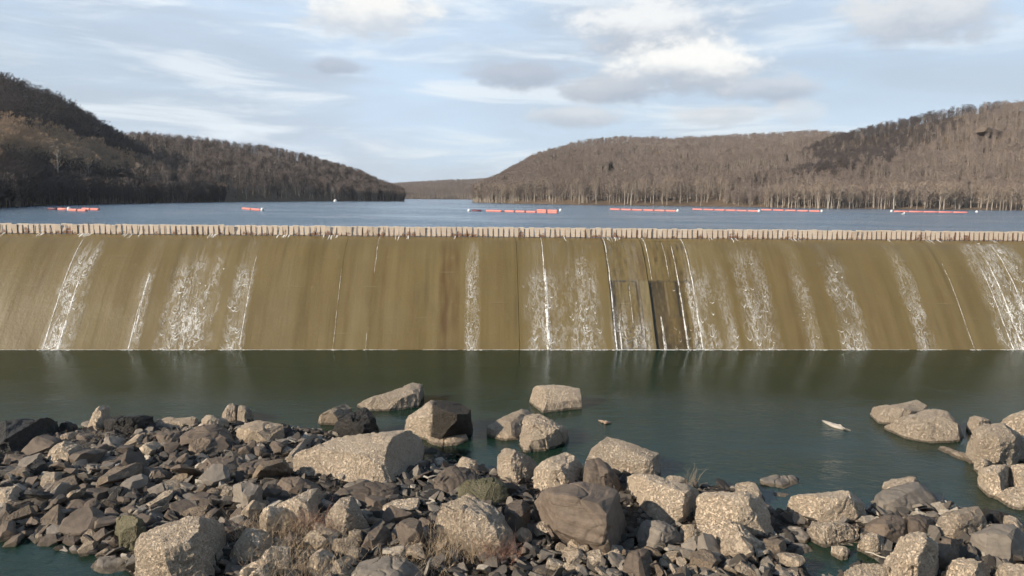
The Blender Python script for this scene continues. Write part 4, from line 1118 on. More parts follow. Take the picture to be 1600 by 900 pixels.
def mat_half_black():
    m = M_CONC.copy(); m.name = 'pale_and_black_rock'; k = NT(m.node_tree)
    bs = [n for n in m.node_tree.nodes if n.type == 'BSDF_PRINCIPLED'][0]
    src = bs.inputs['Base Color'].links[0].from_socket
    oc = k.n('ShaderNodeTexCoord').outputs['Object']; sp = k.n('ShaderNodeSeparateXYZ'); k.set(sp.inputs[0], oc)
    f = k.mapr(k.math('ADD', sp.outputs[0], k.math('MULTIPLY', k.noise(oc, 1.4, 5, .65), .9)), -.15, .15, 0, .93, True)
    k.set(bs.inputs['Base Color'], k.mix(f, src, (.024, .021, .017)))
    return m
M_HALF = mat_half_black()
C, T_, S_, GR, BL, MO = M_CONC, M_TAN, M_SLATE, M_GREY, M_BLACK, M_MOSS
# -- left side of the bar
boulder('boulder', 'long dark boulder with rough pale rim at the left water edge', BL, [(-18, 674), (20, 664), (46, 657), (72, 655), (87, 666), (86, 684), (60, 700), (22, 712), (-18, 716)], .7, [(50, 668, .95), (10, 690, .75)], 1.4)
boulder('boulder', 'small round black boulder between long dark boulder and tilted block', BL, [(88, 678), (92, 663), (104, 659), (116, 667), (120, 680), (105, 686)], .8)
boulder('boulder', 'upright tilted pale block leaning at the water edge', C, [(130, 679), (140, 660), (152, 640), (162, 638), (168, 646), (166, 664), (150, 678), (138, 683)], .85, [(158, 650, 1.0)], .8)
boulder('boulder', 'heap shaped black boulder right of the tilted block', BL, [(163, 680), (166, 660), (185, 650), (212, 648), (230, 653), (233, 668), (215, 681), (190, 686)], .7, [(190, 658, 1.0), (215, 660, 1.0)], 1.5)
boulder('slab', 'flat tan slab with dark underside at the water edge', T_, [(232, 668), (236, 654), (262, 652), (300, 653), (311, 662), (306, 672), (260, 674)], .6, cat='rock')
boulder('boulder', 'pale knobbly boulder between flat tan slab and split rock', C, [(313, 668), (318, 655), (332, 649), (346, 653), (356, 664), (350, 675), (325, 677)], .7, (), 1.4)
boulder('boulder', 'pale half of a split rock at water edge, left of cleft', C, [(344, 655), (350, 640), (362, 631), (370, 630), (371, 645), (368, 658), (352, 660)], .8)
boulder('boulder', 'pale half of a split rock at water edge, right of cleft', C, [(372, 658), (374, 634), (382, 631), (390, 643), (395, 655), (388, 661)], .8)
boulder('boulder', 'large blocky tan rock behind the left rubble', T_, [(366, 690), (368, 670), (380, 658), (410, 660), (440, 667), (450, 680), (449, 694), (420, 699), (385, 697)], .65, [(376, 664, 1.0), (440, 672, .85), (400, 672, .9)], .8)
boulder('boulder', 'broad dark brown mound among rubble below the tan slab', S_, [(276, 690), (285, 677), (315, 671), (345, 670), (366, 680), (366, 698), (330, 706), (290, 702)], .6, layered=True)
boulder('boulder', 'dark brown boulder tucked under the tan slab', S_, [(235, 680), (245, 672), (278, 673), (290, 684), (280, 700), (250, 702), (234, 694)], .6)
boulder('boulder', 'tan block low in the left rubble below long dark boulder', C, [(72, 724), (78, 706), (100, 692), (125, 692), (134, 706), (128, 722), (100, 731)], .6)
boulder('slab', 'thin dark slab at left edge of rubble', S_, [(4, 722), (10, 713), (40, 710), (66, 714), (68, 722), (40, 728), (12, 728)], .5, cat='rock', layered=True)
boulder('boulder', 'pale brown boulder just under the round black boulder', T_, [(84, 690), (95, 676), (112, 676), (120, 686), (110, 696), (92, 698)], .6)
boulder('slab', 'pointed dark brown slab in the middle of left rubble', S_, [(206, 748), (222, 733), (250, 729), (266, 735), (262, 750), (238, 758), (216, 757)], .5, cat='rock', layered=True)
boulder('slab', 'broad brown slab left of the upright grey slab', S_, [(300, 737), (318, 720), (350, 716), (378, 718), (385, 732), (360, 746), (320, 747)], .5, cat='rock', layered=True)
boulder('slab', 'dark brown slab resting against big flat concrete slab', S_, [(357, 745), (370, 727), (402, 716), (434, 719), (437, 735), (415, 750), (380, 752)], .55, cat='rock', layered=True)
boulder('slab', 'upright grey brown slab above the dry weeds', GR, [(362, 785), (364, 762), (380, 753), (400, 762), (410, 785), (398, 800), (378, 798)], .8, cat='rock')
boulder('boulder', 'green tinged upright rock beside the left pool', MO, [(178, 835), (180, 815), (194, 806), (212, 815), (226, 838), (222, 855), (200, 857), (188, 850)], .8)
boulder('boulder', 'big rough tan concrete lump at bottom beside left pool', C, [(214, 880), (222, 850), (250, 830), (290, 825), (325, 828), (340, 845), (338, 880), (330, 925), (260, 940), (218, 915)], .6, [(250, 838, 1.0), (320, 836, .95), (300, 870, .75), (235, 862, .85)], 1.2)
boulder('slab', 'leaning dark slab above big rough tan lump', S_, [(308, 818), (318, 806), (340, 793), (351, 797), (345, 812), (325, 825)], .6, cat='rock')
boulder('slab', 'flat pale rock lying in the left pool', GR, [(143, 886), (152, 873), (175, 871), (203, 879), (206, 889), (180, 897), (155, 896)], .35, cat='rock')
boulder('boulder', 'low dark boulder at left edge above the pool', S_, [(-12, 832), (-6, 818), (14, 815), (26, 824), (20, 837), (0, 840)], .6)
boulder('boulder', 'tan rock right of the left edge in upper rubble', C, [(62, 758), (68, 742), (86, 736), (97, 746), (94, 762), (76, 767)], .65)
boulder('boulder', 'rough pale rock at far left of middle rubble', C, [(-15, 785), (-8, 766), (20, 760), (36, 770), (30, 787), (4, 795)], .6)
boulder('boulder', 'brown rock leaning among weeds left of tan lump', S_, [(420, 700), (428, 688), (444, 690), (450, 702), (440, 710), (424, 709)], .6)
# -- big slab and neighbours
boulder('concrete_slab', 'biggest flat concrete slab with pebbly pale top and dark end', C, [(436, 742), (460, 718), (487, 697), (535, 688), (628, 683), (643, 702), (640, 742), (600, 754), (517, 764), (470, 756)], .62, [(598, 728, .80), (517, 752, .32), (628, 685, 1.05), (450, 738, .22)], .8, cat='concrete slab', res=44)
boulder('concrete_beam', 'narrow broken concrete beam along the left edge of the big slab', C, [(434, 738), (452, 716), (478, 690), (500, 671), (513, 672), (490, 697), (462, 726), (446, 744)], .75, [(470, 702, .75)], .6, cat='concrete beam')
boulder('boulder', 'low wedge shaped rock farthest out left of centre', C, [(545, 638), (575, 626), (628, 607), (650, 598), (662, 608), (665, 636), (620, 641), (570, 641)], .65, [(650, 601, 1.05), (632, 608, .9), (655, 620, .7)], .8)
boulder('boulder', 'small tan block behind the black boulder', T_, [(492, 661), (502, 645), (518, 637), (534, 629), (548, 640), (554, 650), (545, 661), (515, 665)], .7, [(512, 642, .95)], .7)
boulder('boulder', 'rough black boulder with pale top behind big slab', BL, [(517, 684), (524, 662), (545, 650), (570, 640), (590, 650), (602, 665), (607, 684), (570, 690)], .75, [(560, 652, 1.05)], 1.6)
boulder('boulder', 'two toned block with pale left face and black right face', M_HALF, [(622, 668), (645, 650), (666, 636), (683, 624), (718, 628), (731, 640), (734, 655), (731, 676), (700, 684), (666, 690), (640, 682)], .85, [(669, 637, .92), (668, 684, .05), (728, 645, .9)], .6, res=40)
boulder('slab', 'low pale slab in water in front of two toned block', T_, [(664, 694), (670, 680), (705, 675), (736, 675), (741, 686), (715, 695), (685, 698)], .5, cat='rock')
boulder('boulder', 'squared pale block standing alone farthest out in the pool', C, [(816, 627), (828, 614), (841, 607), (870, 606), (897, 603), (906, 619), (911, 639), (885, 644), (850, 648), (830, 640)], .7, [(842, 609, 1.0), (897, 605, .97), (850, 632, .42)], .6)
boulder('boulder', 'smooth tan slab rock left of lumpy rock in the pool', T_, [(759, 684), (765, 668), (790, 654), (815, 643), (832, 645), (840, 660), (828, 678), (800, 689), (775, 690)], .6, [(800, 652, .95)], .7)
boulder('boulder', 'lumpy pebbly rock touching smooth tan rock in pool', C, [(813, 700), (818, 678), (824, 654), (838, 650), (868, 662), (888, 672), (890, 688), (866, 694), (845, 706), (825, 709)], .65, [(835, 660, 1.0), (870, 670, .8)], 1.3)
boulder('boulder', 'rounded pebbly boulder left of the slotted one', C, [(773, 738), (776, 716), (790, 704), (812, 703), (832, 716), (838, 742), (822, 760), (795, 760)], .75, [(800, 712, 1.05)], 1.0)
boulder('boulder', 'pebbly boulder with a dark slot in its face', C, [(837, 765), (842, 740), (860, 722), (884, 711), (900, 722), (912, 745), (911, 765), (880, 775), (855, 778)], .8, [(875, 720, 1.05), (860, 745, .8)], .9)
boulder('boulder', 'mottled dark boulder behind the huge brown slab', S_, [(905, 745), (912, 725), (932, 721), (955, 733), (974, 752), (978, 776), (940, 782), (910, 770)], .75, (), 1.2)
boulder('boulder', 'small pale rock at waterline left of pebbly boulders', C, [(710, 738), (714, 720), (728, 711), (744, 717), (757, 738), (748, 748), (725, 748)], .7)
boulder('slab', 'dark brown slab tilted toward mossy rock', S_, [(667, 765), (682, 746), (705, 733), (735, 735), (752, 748), (752, 766), (720, 774), (690, 774)], .6, cat='rock', layered=True)
boulder('boulder', 'mossy green dark rock above the weedy tan boulder', MO, [(715, 782), (722, 762), (742, 750), (770, 746), (786, 762), (790, 788), (760, 797), (735, 795)], .7, (), 1.2)
boulder('slab', 'long dark slab lying along front of big concrete slab', S_, [(510, 778), (530, 763), (565, 756), (610, 759), (633, 774), (615, 785), (570, 790), (530, 788)], .5, cat='rock', layered=True)
boulder('boulder', 'dark brown rock in front of big slab left corner', S_, [(430, 770), (440, 750), (475, 748), (505, 758), (508, 772), (480, 780), (445, 780)], .55, layered=True)
boulder('boulder', 'large round tan boulder half hidden by dry weeds', C, [(664, 815), (672, 795), (695, 782), (730, 780), (768, 795), (795, 820), (806, 850), (790, 868), (740, 866), (690, 848)], .7, [(710, 790, 1.05), (760, 808, .9), (770, 840, .6)], 1.2, res=38)
boulder('boulder', 'triangular tan rock left of long dark slab', C, [(497, 832), (510, 805), (530, 786), (548, 781), (565, 796), (575, 818), (570, 834), (535, 842)], .75, [(545, 788, 1.05)], 1.0)
boulder('boulder', 'square edged pale block rising from the dry weeds', C, [(432, 812), (440, 792), (470, 778), (498, 765), (511, 778), (506, 805), (490, 830), (455, 832)], .75, [(495, 772, 1.05), (478, 792, .85)], .7)
boulder('boulder', 'rough pale rock at left of dry weed patch', C, [(395, 830), (402, 805), (425, 792), (446, 802), (452, 830), (430, 845), (405, 842)], .7)
boulder('slab', 'dark leaning slab right of triangular tan rock', S_, [(562, 862), (572, 838), (598, 823), (612, 828), (606, 850), (585, 868)], .7, cat='rock')
boulder('slab', 'dark split slab between two tan boulders', S_, [(620, 850), (622, 825), (640, 812), (660, 822), (665, 850), (655, 868), (630, 866)], .7, cat='rock', layered=True)
boulder('boulder', 'dark brown rock wedged under pebbly boulder', S_, [(788, 820), (792, 795), (810, 783), (828, 795), (830, 822), (815, 838), (795, 838)], .75)
boulder('boulder', 'low brown rock along the bottom edge below dark slabs', GR, [(552, 905), (565, 884), (600, 876), (640, 880), (660, 900), (655, 930), (560, 935)], .5)
boulder('boulder', 'small pale rock below triangular tan rock', C, [(472, 890), (478, 870), (500, 862), (520, 872), (524, 892), (500, 902)], .65)
boulder('boulder', 'rough pale boulder in the dry weeds at bottom', C, [(350, 870), (356, 845), (385, 832), (415, 842), (425, 868), (405, 888), (370, 888)], .65, (), 1.2)
# -- centre right
boulder('boulder', 'huge smooth dark brown slab tilted toward camera', S_, [(825, 802), (832, 783), (868, 771), (912, 764), (955, 772), (979, 785), (982, 825), (980, 858), (950, 861), (905, 846), (862, 830), (832, 816)], .8, [(870, 782, .95), (960, 790, .98), (930, 830, .55), (850, 800, .75)], .7, layered=True, res=44)
boulder('boulder', 'long tan slab tilted at water edge above huge brown slab', C, [(906, 722), (920, 702), (938, 685), (985, 698), (1030, 714), (1035, 730), (1030, 745), (985, 748), (930, 736)], .7, [(940, 690, 1.0), (1028, 718, .78), (1000, 728, .55), (915, 716, .5)], .7)
boulder('boulder', 'long pebbly block sloping right beside dark gap', C, [(979, 752), (992, 741), (1020, 750), (1066, 765), (1098, 782), (1095, 800), (1060, 812), (1030, 824), (1012, 815), (1004, 785)], .7, [(1000, 748, 1.05), (1085, 782, .75), (1025, 785, .75)], .9, res=38)
boulder('boulder', 'rounded block with hollowed front and shadowed right side', C, [(1082, 815), (1086, 790), (1102, 775), (1130, 768), (1162, 772), (1188, 788), (1206, 815), (1208, 832), (1160, 835), (1110, 828)], .8, [(1120, 775, 1.05), (1165, 780, 1.0), (1140, 806, .65), (1168, 825, .3)], .8)
boulder('boulder', 'low ribbed tan rock below the hollowed block', C, [(1112, 845), (1116, 826), (1140, 821), (1172, 830), (1200, 850), (1190, 865), (1150, 872), (1122, 866)], .6, (), 1.3)
boulder('boulder', 'broad loaf shaped pebbly boulder by the right pool', C, [(1213, 805), (1222, 787), (1250, 775), (1285, 768), (1320, 771), (1346, 784), (1354, 806), (1350, 820), (1300, 822), (1235, 820)], .75, [(1260, 778, 1.0), (1320, 778, 1.0), (1290, 800, .6)], .8, res=38)
boulder('boulder', 'pale base rock under the loaf shaped boulder', C, [(1255, 832), (1262, 820), (1300, 817), (1343, 818), (1348, 832), (1335, 843), (1290, 845)], .6)
boulder('boulder', 'smooth brown rock right of huge slab at water gap', GR, [(1000, 852), (1002, 826), (1014, 818), (1040, 826), (1072, 840), (1062, 852), (1035, 866)], .65, layered=True)
boulder('boulder', 'wet brown rock at bottom below the huge slab', S_, [(968, 895), (976, 868), (992, 856), (1010, 862), (1026, 885), (1020, 905), (985, 910)], .65)
boulder('boulder', 'rough rock behind hollowed block at the waterline', C, [(1145, 772), (1150, 757), (1170, 755), (1190, 763), (1198, 782), (1180, 790)], .65)
boulder('slab', 'flat brown slab lying in shallow water, pointing right', GR, [(1186, 762), (1196, 750), (1215, 742), (1258, 740), (1263, 745), (1240, 756), (1228, 764)], .4, cat='rock')
boulder('slab', 'pale flat stone awash below the pointing brown slab', C, [(1201, 775), (1210, 770), (1230, 769), (1238, 774), (1225, 779)], .3, cat='rock')
boulder('boulder', 'small pale rock with twigs at waterline', C, [(1035, 752), (1040, 744), (1058, 742), (1073, 750), (1070, 758), (1050, 758)], .6)
boulder('slab', 'oval flat stone left of the right pool', GR, [(1211, 841), (1220, 834), (1236, 835), (1240, 844), (1226, 849)], .4, cat='rock')
boulder('slab', 'long flat grey stone at edge of right pool', GR, [(1219, 829), (1232, 823), (1256, 828), (1270, 838), (1250, 842)], .4, cat='rock')
boulder('slab', 'flat leaf shaped stone beside right pool', GR, [(1229, 858), (1240, 850), (1262, 852), (1276, 864), (1262, 869), (1240, 867)], .35, cat='rock')
boulder('boulder', 'small knobbly tan rock standing in right pool', C, [(1298, 866), (1304, 856), (1320, 855), (1331, 864), (1326, 874), (1308, 876)], .65)
# -- right
boulder('boulder', 'upper half of the large far right rock in the pool', C, [(1357, 648), (1364, 638), (1388, 634), (1430, 629), (1452, 636), (1460, 648), (1430, 660), (1385, 669), (1364, 662)], .65, [(1375, 640, 1.0), (1440, 635, 1.0)], .8)
boulder('boulder', 'lower sloping half of the large far right rock', C, [(1386, 672), (1410, 660), (1450, 644), (1470, 641), (1490, 650), (1510, 675), (1519, 686), (1480, 690), (1440, 691)], .6, [(1465, 648, 1.0), (1440, 668, .6)], .8)
boulder('boulder', 'small round boulder at left of right hand rock pile', C, [(1510, 672), (1514, 657), (1530, 650), (1546, 658), (1550, 672), (1534, 680)], .75)
boulder('boulder', 'largest boulder of the right hand rock pile', C, [(1509, 705), (1514, 685), (1538, 668), (1566, 666), (1588, 682), (1594, 710), (1580, 728), (1545, 730), (1520, 720)], .75, [(1550, 676, 1.05), (1575, 690, .9)], .9)
boulder('boulder', 'small boulder below the largest in right hand pile', C, [(1521, 735), (1526, 720), (1540, 715), (1552, 724), (1551, 740), (1534, 746)], .75)
boulder('boulder', 'angular pale boulder low in the right hand pile', C, [(1531, 762), (1536, 745), (1558, 732), (1576, 730), (1580, 748), (1566, 775), (1545, 778)], .75, [(1560, 738, 1.05)], .9)
boulder('boulder', 'top boulder of right hand pile at the picture edge', C, [(1558, 672), (1566, 658), (1590, 646), (1625, 642), (1640, 660), (1630, 685), (1585, 684)], .75)
boulder('boulder', 'boulder at right edge below the pile top', C, [(1584, 712), (1588, 690), (1610, 682), (1640, 690), (1640, 725), (1600, 728)], .75)
boulder('boulder', 'blocky boulder at right edge of pile beside dark gap', C, [(1572, 760), (1576, 738), (1595, 728), (1630, 732), (1632, 765), (1595, 770)], .75)
boulder('boulder', 'low foot boulder at bottom of the right hand pile', C, [(1554, 782), (1560, 768), (1590, 762), (1635, 770), (1640, 800), (1595, 798), (1570, 790)], .55)
boulder('slab', 'narrow tan slab slanting into water left of right pile', T_, [(1464, 701), (1470, 696), (1490, 701), (1525, 716), (1529, 722), (1520, 727), (1490, 714)], .5, cat='rock')
boulder('slab', 'broad smooth grey brown slab topping the right shore rocks', GR, [(1355, 803), (1368, 786), (1390, 769), (1425, 761), (1455, 762), (1485, 775), (1495, 787), (1465, 797), (1410, 809), (1375, 810)], .55, [(1430, 766, 1.0), (1400, 780, .85)], .7, cat='rock', layered=True, res=40)
boulder('boulder', 'pale rock peeking from behind broad grey slab', C, [(1375, 771), (1382, 759), (1405, 749), (1428, 748), (1443, 760), (1430, 772), (1395, 776)], .65)
boulder('boulder', 'stack of thin slate ledges under broad grey slab', S_, [(1354, 832), (1358, 815), (1385, 808), (1414, 812), (1420, 832), (1405, 845), (1370, 844)], .6, layered=True)
boulder('boulder', 'dark slate rock right of thin ledges', S_, [(1412, 832), (1418, 812), (1445, 806), (1462, 815), (1460, 835), (1435, 842)], .6, layered=True)
boulder('boulder', 'tan block with flat sloping top right of slate ledges', T_, [(1452, 842), (1466, 825), (1492, 806), (1530, 794), (1546, 810), (1549, 826), (1520, 838), (1480, 850)], .6, [(1510, 806, .98)], .8)
boulder('boulder', 'big rounded rough boulder at bottom right', C, [(1383, 895), (1388, 868), (1410, 848), (1440, 839), (1460, 850), (1467, 880), (1464, 915), (1440, 930), (1395, 922)], .75, [(1425, 850, 1.05), (1450, 862, .95)], 1.3, res=38)
boulder('slab', 'dark leaning slate between bottom boulder and grey slab', S_, [(1463, 892), (1470, 862), (1484, 846), (1506, 846), (1509, 860), (1494, 884), (1478, 898)], .75, cat='rock')
boulder('slab', 'wide smooth grey slab at right bottom corner', GR, [(1508, 868), (1522, 845), (1558, 826), (1594, 826), (1605, 850), (1600, 872), (1565, 890), (1532, 884)], .6, [(1575, 832, 1.0)], .5, cat='rock')
boulder('boulder', 'rough tan rock on the bottom edge below smooth grey slab', C, [(1474, 910), (1486, 888), (1515, 872), (1540, 880), (1556, 905), (1540, 930), (1490, 930)], .65)
boulder('boulder', 'rough pale rock at bottom right corner', C, [(1552, 905), (1562, 888), (1595, 880), (1635, 890), (1640, 930), (1570, 930)], .65)
boulder('boulder', 'round tan rock beside right pool under slate ledges', C, [(1344, 856), (1350, 840), (1368, 834), (1386, 844), (1386, 860), (1366, 868)], .7)
boulder('boulder', 'rough low rock on bottom edge below right pool', C, [(1312, 912), (1322, 896), (1352, 886), (1385, 888), (1402, 905), (1390, 930), (1330, 930)], .6)
boulder('boulder', 'dark jagged rock at right end of shore', BL, [(1528, 806), (1540, 793), (1568, 800), (1590, 818), (1585, 830), (1550, 826)], .6, (), 1.2)
boulder('boulder', 'pale rough rock right of dark jagged rock', C, [(1560, 822), (1572, 806), (1592, 812), (1604, 830), (1590, 838), (1568, 834)], .6)
boulder('boulder', 'pale rock low between ribbed tan rock and brown rock', T_, [(1062, 835), (1070, 822), (1090, 820), (1102, 832), (1095, 845), (1072, 846)], .6)

# ------------------------------------------------------------------ loose rocks
def proto_rock(seed, flat):
    r = random.Random(seed); pts = []
    for _ in range(16):
        v = Vector((r.gauss(0, 1), r.gauss(0, 1), r.gauss(0, 1))).normalized() * r.uniform(.75, 1.05)
        v = Vector((max(-.62, min(.62, v.x)), max(-.55, min(.55, v.y)), max(-.5, min(.5, v.z)))) / .6
        pts.append(Vector((v.x * .5, v.y * .5 * r.uniform(.8, 1), v.z * .5 * flat)))
    return hull_mesh(pts)
def fine_rock(seed, flat):
    def finish(me):
        n = len(me.vertices); co = np.empty(n * 3); me.vertices.foreach_get('co', co); co = co.reshape(-1, 3)
        no = np.empty(n * 3); me.vertices.foreach_get('normal', no); no = no.reshape(-1, 3)
        p = co * 3 + seed; co = co + no * (.02 * pn(p) + .016 * pn(p * 2.7) + .010 * pn(p * 6))[:, None]
        me.vertices.foreach_set('co', co.ravel())
        me.polygons.foreach_set('use_smooth', [True] * len(me.polygons)); me.name = 'rock'; me.materials.clear(); return me
    remesh_later(blocky(chop(proto_rock(seed, flat * .85), random.Random(seed), 5, .03, .15), random.Random(seed + 1)), .07, finish)
remesh_all()
for i, f in enumerate((.35, .42, .3, .55, .7, .8, .38, .5, .28, .65, .25, .45, .33, .6)): fine_rock(100 + i, f)
ROCKS = remesh_all()
LOW = [chop(proto_rock(300 + i, f), random.Random(i), 5, .06, .2) for i, f in enumerate((.28, .35, .45, .6, .25, .7, .4, .32))]
zones = [  # polygon in the photo, count, size range (px), material weights, label, group
    ([(0, 700), (120, 690), (260, 700), (420, 705), (430, 760), (360, 800), (180, 810), (0, 800)], 118, (22, 62), (S_, S_, S_, S_, GR, M_RUBBLE, M_RUBBLE, T_, BL), 'dark slab of slate in the jumbled rubble on left half of bar', 'slate rubble on the left'),
    ([(0, 790), (180, 800), (330, 790), (300, 830), (215, 840), (150, 862), (60, 838), (0, 838)], 52, (18, 54), (S_, S_, S_, M_RUBBLE, GR, T_), 'small flat stone in the rubble bank above left pool', 'stones above the left pool'),
    ([(350, 770), (520, 780), (680, 790), (660, 900), (540, 905), (350, 905)], 34, (20, 60), (C, S_, T_, M_RUBBLE), 'stone lying among dry weeds at bottom centre left', 'stones among the weeds'),
    ([(640, 745), (830, 770), (830, 830), (700, 770)], 24, (20, 50), (S_, S_, M_RUBBLE), 'dark stone filling a gap between centre boulders', 'gap stones at centre'),
    ([(800, 820), (880, 840), (980, 868), (970, 905), (800, 905)], 36, (18, 56), (C, S_, M_RUBBLE, GR, T_), 'loose stone below the huge smooth brown slab', 'stones below the brown slab'),
    ([(1020, 840), (1120, 820), (1230, 860), (1260, 905), (1010, 905)], 44, (18, 60), (C, T_, GR, M_RUBBLE), 'loose tan stone in rubble at the bottom right of centre', 'stones right of centre'),
    ([(1380, 820), (1470, 850), (1480, 900), (1550, 860), (1600, 850), (1600, 905), (1390, 905)], 10, (12, 28), (C, S_, GR), 'stone wedged between the bottom right boulders', 'stones at the bottom right')]
used = []
rock_pts = []
def inpoly(x, y, poly):
    c = False; n = len(poly)
    for i in range(n):
        (ax, ay), (bx_, by_) = poly[i], poly[i - 1]
        if (ay > y) != (by_ > y) and x < (bx_ - ax) * (y - ay) / (by_ - ay) + ax: c = not c
    return c
for poly, cnt, (smin, smax), mats, lab, grp in zones:
    xs_ = [p[0] for p in poly]; ys_ = [p[1] for p in poly]; n = tries = 0
    while n < cnt and tries < cnt * 30:
        tries += 1
        x, y = random.uniform(min(xs_), max(xs_)), random.uniform(min(ys_), max(ys_))
        if not inpoly(x, y, poly): continue
        sz = smin + (smax - smin) * random.random() ** 1.35
        if any((x - a) ** 2 + ((y - b) * 1.7) ** 2 < ((sz + s) * .29) ** 2 for a, b, s in used): continue
        if any(inpoly(x, y, ol) for ol, _ in BOULDERS): continue
        used.append((x, y, sz)); n += 1
        p = at_z(x, y, .3); g = float(ground_h([p[:2]])[0])
        d = np.linalg.norm(p - EYE); s = sz * d / F
        me = random.choice(ROCKS)
        o = bpy.data.objects.new('rock', me); COL.objects.link(o)
        if not me.materials: me.materials.append(None)
        o.material_slots[0].link = 'OBJECT'; o.material_slots[0].material = random.choice(mats)
        o.scale = (s * random.uniform(.9, 1.15), s * random.uniform(.75, 1.1), s * random.uniform(.7, 1.1))
        o.rotation_euler = (random.gauss(0, .38), random.gauss(0, .38), random.random() * 6.28)
        o.location = (p[0], p[1], max(g, -.1) + s * random.uniform(.08, .2))
        mname = {M_SLATE: 'dark brown slate', M_GREY: 'grey', M_RUBBLE: 'brown', M_TAN: 'tan', M_CONC: 'rough pale', M_BLACK: 'black'}[o.material_slots[0].material]
        bx = [(np.mean([q[0] for q in ol]), np.mean([q[1] for q in ol]), ob['label']) for ol, ob in BOULDERS]
        dd = [math.hypot(x - a, (y - b) * 1.4) for a, b, _ in bx]; j = int(np.argmin(dd)); dx, dy = x - bx[j][0], y - bx[j][1]
        where = ('right of' if dx > 0 else 'left of') if abs(dx) > abs(dy) else ('just below' if dy > 0 else 'just above')
        words = bx[j][2].split()[:7]
        while words[-1] in ('with', 'at', 'the', 'of', 'in', 'a', 'and', 'between', 'to', 'its', 'among', 'under', 'behind', 'right', 'left', 'by', 'beside', 'below', 'along', 'from', 'lying', 'on', 'rough', 'flat', 'dark', 'big', 'standing', 'above', 'just', 'low', 'far', 'hand'): words.pop()
        szw = 'large' if sz > smin + (smax - smin) * .5 else ('small' if sz < smin + (smax - smin) * .2 else 'middling')
        tag(o, f"{szw} {mname} stone {where} the {' '.join(words)}", 'rock', grp)
for px, py, wpx, hpx_, lab in ((1549, 217, 46, 20, 'dark rocky outcrop breaking through woods on right ridge'), (1590, 232, 26, 12, 'small outcrop below the dark rocky outcrop on right ridge'), (993, 266, 14, 7, 'pale bare ledge in the woods of the broad hill'), (1487, 258, 14, 6, 'tiny pale ledge low on the right ridge')):
    hl = hill_r1 if px > 1200 else hill_r2
    cand = hl.points(3, .05, .95, seed=5); cxp, cyp = pix(cand); p = cand[np.argmin((cxp - px) ** 2 + (cyp - py) ** 2)]; ds = np.linalg.norm(p - EYE)
    o = bpy.data.objects.new('rock_outcrop', ROCKS[4]); COL.objects.link(o)
    o.material_slots[0].link = 'OBJECT'; o.material_slots[0].material = M_SLATE if wpx > 20 else M_TAN
    o.scale = (wpx * ds / F, wpx * ds / F * .6, hpx_ * ds / F * 1.3); o.rotation_euler = (.2, .15, .3); o.location = (p[0], p[1], p[2] + hpx_ * ds / F * .35)
    tag(o, lab, 'outcrop')
# small rubble between: uncountable
V, Fc = [], []
lowd = []
for me in LOW:
    co = np.array([v.co[:] for v in me.vertices]); fa = [tuple(p.vertices) for p in me.polygons]; lowd.append((co, fa))
cnt = 0; Ncand = 26000
cx_ = rng.uniform(-40, 48, Ncand); cy__ = rng.uniform(20, 56, Ncand)
gh = ground_h(np.stack([cx_, cy__], 1))
for x, y, g in zip(cx_, cy__, gh):
    if g < -.22: continue
    if g < .05 and random.random() < .5: continue
    co, fa = lowd[cnt % len(lowd)]; cnt += 1
    s = .14 + .80 * random.random() ** 2.6
    sc = np.array([s * random.uniform(.9, 1.5), s, s * random.uniform(.45, .9)])
    M = np.array(Matrix.Rotation(random.random() * 6.28, 3, 'Z') @ Matrix.Rotation(random.gauss(0, .5), 3, 'X') @ Matrix.Rotation(random.gauss(0, .5), 3, 'Y'))
    b = len(V); V.extend(((co * sc) @ M.T + np.array([x, y, g + s * .12])).tolist()); Fc.extend([tuple(b + i for i in f) for f in fa])
me = mesh('rubble', V, Fc)
def mat_rubble_mass():
    m, k, out = new_mat('rubble_mass')
    gi = k.n('ShaderNodeNewGeometry'); r = gi.outputs['Random Per Island']
    n = k.noise(gi.outputs['Position'], 9, 4, .65)
    c = k.ramp(r, [(0, (.025, .022, .019)), (.35, (.065, .054, .044)), (.65, (.115, .097, .078)), (.88, (.20, .17, .137)), (1, (.36, .31, .245))])
    c = k.mix(k.mapr(n, .35, .7, 0, .5), c, (.035, .028, .021))
    principled(k, out, c, .85, k.bump(n, .6, .04), .25); return m
tag(link('rubble', me, mat_rubble_mass()), 'fine broken stone filling the rock bar between boulders', 'rubble', kind='stuff')
print('rubble', cnt)

# ------------------------------------------------------------------ driftwood and litter
M_DRIFT = simple('bleached_driftwood', (.26, .225, .18), (.38, .335, .28), 6, .8)
M_DRIFT2 = simple('brown_driftwood', (.20, .14, .10), (.30, .22, .16), 6, .8)
def stick(name, label, px_pts, rads, z, mat, cat='driftwood'):
    P = [Vector(at_z(x, y, z + dz)) for x, y, dz in px_pts]; c = P[0].copy(); c.z = z
    mb = MB(); n = 3; pts = []; rr = []
    for i in range(len(P) - 1):
        for j in range(n):
            t = j / n; pts.append(P[i].lerp(P[i + 1], t) + Vector((random.gauss(0, .02), random.gauss(0, .02), random.gauss(0, .02)))); rr.append(rads[i] + (rads[i + 1] - rads[i]) * t)
    pts.append(P[-1]); rr.append(rads[-1])
    mb.tube([p - c for p in pts], rr, 7); o = link(name, mb.mesh(name, True), mat); o.location = c
    return tag(o, label, cat)
stick('driftwood_log', 'forked pale driftwood log stranded on a shoal in the pool', [(1286, 657, .02), (1298, 663, .10), (1310, 668, .06), (1329, 673, .02)], [.08, .16, .15, .06], 0, M_DRIFT)
stick('driftwood_log', 'thin grey branch floating just above the stranded log', [(1300, 661, .06), (1312, 665, .14), (1322, 671, .04)], [.04, .07, .04], 0, M_DRIFT)
